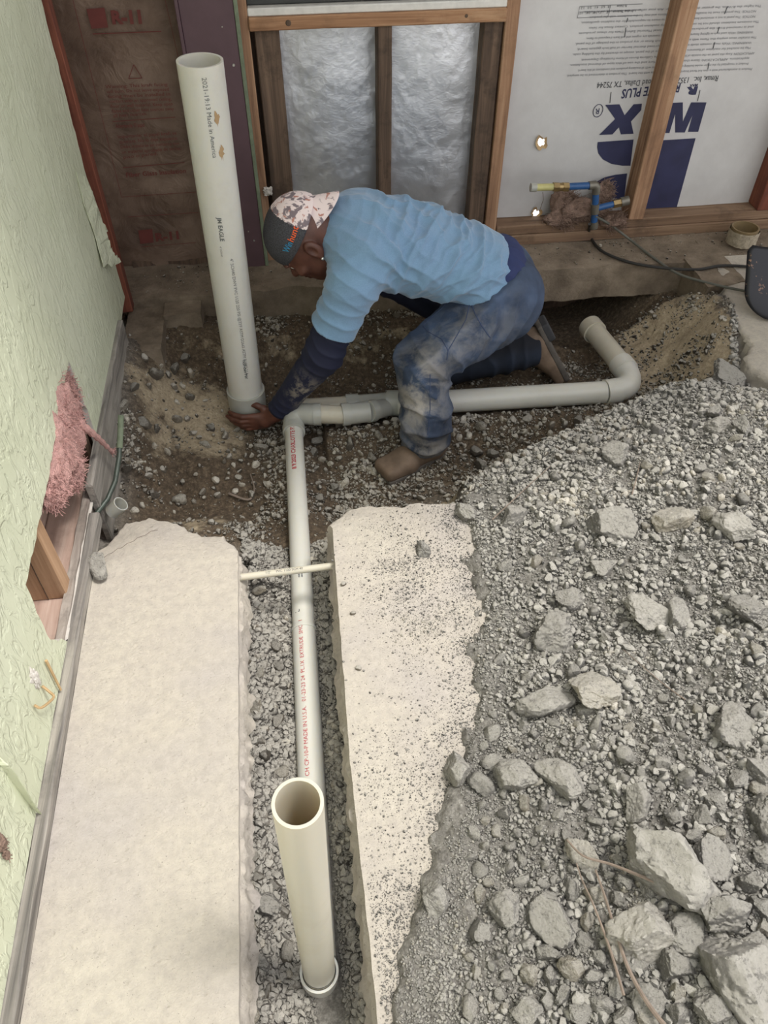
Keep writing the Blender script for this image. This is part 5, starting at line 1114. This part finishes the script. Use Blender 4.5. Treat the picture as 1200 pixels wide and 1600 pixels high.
# hems: thin raised bands
# ---- navy undershirt sleeve, cuff at the wrist
U = Field((-.16, 1.93, -.24), (.24, 2.14, .26), .0032); U.cone((.15, 2.035, .25), EL, .064, .061, .02); U.cone(EL+(.004, 0, .0), WR+(.010, 0, .012), .0605, .039, .02)
U.plane(WR+(.002, 0, .004), WR-EL); 
def slv_disp(V, N):
    d = WR-EL; D = folds(V, N, EL, d, 24, .0035, (.10, .12, .07), seed=21); D += folds(V, N, WR+(.03, 0, .03), d, 36, .003, (.05, .06, .05), seed=22); return D+N*(.003*fbm(V[:, 0], V[:, 1], V[:, 2], 12, 3, 24))[:, None]
slo, V = field_obj('undershirt_sleeve', U, 'navy_sleeve', wk, 2, slv_disp)
def vattr(o, nm, arr): a = o.data.attributes.new(nm, 'FLOAT', 'POINT'); a.data.foreach_set('value', arr.astype(np.float32))
V = np.array([v.co for v in slo.data.vertices]); vattr(slo, 'dust', np.exp(-np.sum(((V-np.array((.005, 1.99, -.055)))/np.array((.05, .06, .06)))**2, axis=1))*1.3)
U = Field((.16, 2.28, -.10), (.58, 2.52, .30), .005); U.cone((.26, 2.40, .21), ELR, .060, .055, .02); U.cone(ELR, WRR, .054, .036, .02); U.plane(WRR, WRR-ELR)
o, V = field_obj('undershirt_sleeve', U, 'navy_sleeve', wk, 2, lambda V, N: folds(V, N, ELR, (1, 0, -.4), 20, .003, (.1, .1, .1), seed=33))
U = Field((.50, 2.00, .04), (.80, 2.40, .36), .005); U.ell((.655, 2.20, .205), (.085, .152, .118), .02, RT_); U.plane((.735, 2.2, .2), (.95, 0, -.25)); o, V = field_obj('undershirt_hem', U, 'undershirt_blue', wk, 2, lambda V, N: folds(V, N, (.68, 2.12, .24), (.3, .8, .5), 30, .003, (.1, .1, .1), seed=35))
# ---- jeans
J = Field((.24, 1.76, -.34), (.98, 2.44, .34), .0048)
J.ell((.672, 2.20, .165), (.118, .165, .118), .03); J.ell((.715, 2.14, .145), (.085, .09, .105), .04); J.ell((.715, 2.26, .145), (.085, .09, .105), .04)
J.cone(HIPL, KNL, .116, .086, .04); J.cone(HIPL+(.01, 0, -.03), (.45, 1.99, .07), .11, .085, .03); J.cone(KNL+(.0, 0, .0), ANL+(0, 0, .09), .086, .080, .02); J.cone(ANL+(0, 0, .09), ANL+(.0, 0, -.01), .080, .080, .02)
J.cone(HIPR, KNR, .118, .085, .04); J.cone(KNR, ANR+(-.06, 0, .0), .085, .078, .02)
Xg, Yg, Zg = np.meshgrid(*J.ax, indexing='ij', sparse=True)
J.F = np.maximum(J.F, np.where((Yg < 2.06) & (Xg < .55), -.222+.04*(Xg-.38)-Zg, -1)).astype(np.float32)
J.F = np.maximum(J.F, np.where((Zg < .0) & (Yg > 2.1), (Xg-.868)+(Zg+.2)*.06, -1)).astype(np.float32)
J.plane((.64, 2.2, .25), (-.42, -.02, .9)); 
def jean_disp(V, N):
    D = folds(V, N, (.42, 1.96, .04), (.75, .1, .66), 18, .010, (.10, .14, .09), seed=41)
    D += folds(V, N, (.385, 1.85, -.17), (.15, .1, .98), 16, .010, (.12, .12, .08), seed=43, wob=1.2)
    D += folds(V, N, (.39, 1.85, -.05), (.35, .0, .95), 10, .008, (.12, .12, .10), seed=44, wob=1.2)
    D += folds(V, N, (.62, 2.04, .13), (.8, .3, -.55), 15, .011, (.11, .12, .11), seed=45)
    D += folds(V, N, (.50, 2.00, .13), (.2, .5, .8), 12, .0040, (.16, .12, .10), seed=47)
    D += folds(V, N, (.75, 2.28, -.2), (1, 0, .2), 15, .0060, (.14, .14, .12), seed=49)
    return D+N*(.005*fbm(V[:, 0], V[:, 1], V[:, 2], 8, 3, 50))[:, None]
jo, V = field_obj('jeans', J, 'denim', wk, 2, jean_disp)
V = np.array([v.co for v in jo.data.vertices])
dust = .95*np.exp(-np.sum(((V-np.array((.355, 1.87, -.0)))/np.array((.075, .10, .15)))**2, axis=1))+.8*np.exp(-np.sum(((V-np.array((.40, 1.83, -.19)))/np.array((.08, .10, .05)))**2, axis=1))+.35*np.exp(-np.sum(((V-np.array((.48, 1.95, .14)))/np.array((.10, .10, .10)))**2, axis=1))+.25*np.exp(-np.sum(((V-np.array((.62, 2.04, .12)))/np.array((.10, .10, .10)))**2, axis=1))
vattr(jo, 'dust', np.clip(dust, 0, 1)); vattr(jo, 'dark', np.clip(sstep(2.17, 2.23, V[:, 1])*sstep(.08, -.02, V[:, 2])+.55*sstep(.33, .45, V[:, 0])*sstep(-.02, -.20, V[:, 2])*sstep(2.1, 2.0, V[:, 1]), 0, 1))  # far leg's shadow put into the colour; rear of near shin darkened too
# cargo pocket seams and belt, laid on the cloth by projecting along the view
jb = None
from mathutils.bvhtree import BVHTree
def on_cloth(o, pix, lift=.0):
    bv = BVHTree.FromPolygons([v.co[:] for v in o.data.vertices], [p.vertices[:] for p in o.data.polygons]); out = []
    for a, b in pix:
        d = Vector(tuple(ray(a, b))).normalized(); r = bv.ray_cast(Vector((0, 0, CAM_H)), d)
        if r[0] is not None: out.append(r[0]+r[1]*lift*(1 if r[1].dot(d) < 0 else -1))
    return out
def seam(pix, r=.0015, mat='denim_seam', name='seam', o=jo):
    P = on_cloth(o, pix); 
    if len(P) > 2: tube(name, P, r, mat, jo, n=6)
def dens(pix, n=8): return [(pix[i][0]+(pix[i+1][0]-pix[i][0])*k/n, pix[i][1]+(pix[i+1][1]-pix[i][1])*k/n) for i in range(len(pix)-1) for k in range(n)]+[pix[-1]]
seam(dens([(712, 458), (690, 482), (661, 508), (668, 518), (690, 530), (700, 548), (698, 562)])); seam(dens([(712, 458), (735, 470), (742, 490), (752, 508), (766, 528)]), .0018)
seam(dens([(735, 470), (728, 500), (700, 548)])); seam(dens([(672, 585), (672, 640), (668, 680)]), .0013)
# ---- boots
def boot(o_, toe_d, up_d, name='boot'):
    """o_ heel point on the ground side; toe_d direction to the toe; up_d up the leg"""
    t_ = np.array(toe_d, float); t_ /= np.linalg.norm(t_); u_ = np.array(up_d, float); u_ -= t_*(u_@t_); u_ /= np.linalg.norm(u_); w_ = np.cross(u_, t_); R_ = np.stack([t_, w_, u_], 1); o_ = np.array(o_, float)
    q = lambda a, b, c: o_+t_*a+w_*b+u_*c
    lo = np.min([q(a, b, c) for a in (-.05, .30) for b in (-.08, .08) for c in (-.02, .24)], axis=0); hi = np.max([q(a, b, c) for a in (-.05, .30) for b in (-.08, .08) for c in (-.02, .24)], axis=0)
    F = Field(tuple(lo), tuple(hi), .004); F.ell(q(.035, 0, .055), (.045, .036, .05), .02, R_); F.cone(q(.045, 0, .05), q(.05, 0, .13), .042, .048, .02)
    F.ell(q(.12, 0, .045), (.085, .042, .038), .03, R_); F.cone(q(.06, 0, .08), q(.15, 0, .05), .036, .030, .03)
    def toe(X, Y, Z):
        P = np.stack([X-q(.195, 0, .038)[0], Y-q(.195, 0, .038)[1], Z-q(.195, 0, .038)[2]], -1)@R_; d = np.abs(P)-np.array((.040, .030, .006)); return np.linalg.norm(np.maximum(d, 0), axis=-1)+np.minimum(np.max(d, axis=-1), 0)-.018
    F.add(toe, q(.195, 0, .04)-.07, q(.195, 0, .04)+.07, .03)
    F.plane(q(0, 0, .022), -u_); rt, V_ = field_obj('boot', F, 'boot_leather', wk, 1, lambda V, N: N*(.0025*fbm(V[:, 0], V[:, 1], V[:, 2], 25, 3, 6))[:, None])
    G_ = Field(tuple(lo), tuple(hi), .004)
    def sole(X, Y, Z):
        P = np.stack([X-q(.115, 0, .014)[0], Y-q(.115, 0, .014)[1], Z-q(.115, 0, .014)[2]], -1)@R_; hw = .030+.014*np.clip((P[..., 0]+.03)/.10, 0, 1); d = np.stack([np.abs(P[..., 0])-.128, np.abs(P[..., 1])-hw, np.abs(P[..., 2])-.006], -1); return np.linalg.norm(np.maximum(d, 0), axis=-1)+np.minimum(np.max(d, axis=-1), 0)-.005
    G_.add(sole, lo+.03, hi-.03, 0); field_obj('sole', G_, 'boot_sole', rt, 1)
    G_ = Field(tuple(lo), tuple(hi), .004)
    def heel(X, Y, Z):
        P = np.stack([X-q(.022, 0, -.004)[0], Y-q(.022, 0, -.004)[1], Z-q(.022, 0, -.004)[2]], -1)@R_; d = np.abs(P)-np.array((.034, .030, .010)); return np.linalg.norm(np.maximum(d, 0), axis=-1)+np.minimum(np.max(d, axis=-1), 0)-.005
    G_.add(heel, lo+.03, hi-.03, 0); field_obj('heel', G_, 'boot_heel', rt, 1); return rt
boot((.452, 1.905, -.288), (-.90, -.43, .0), (.0, .0, 1.))
boot((.872, 2.275, -.055), (.51, -.05, -.86), (-.86, 0, -.51))
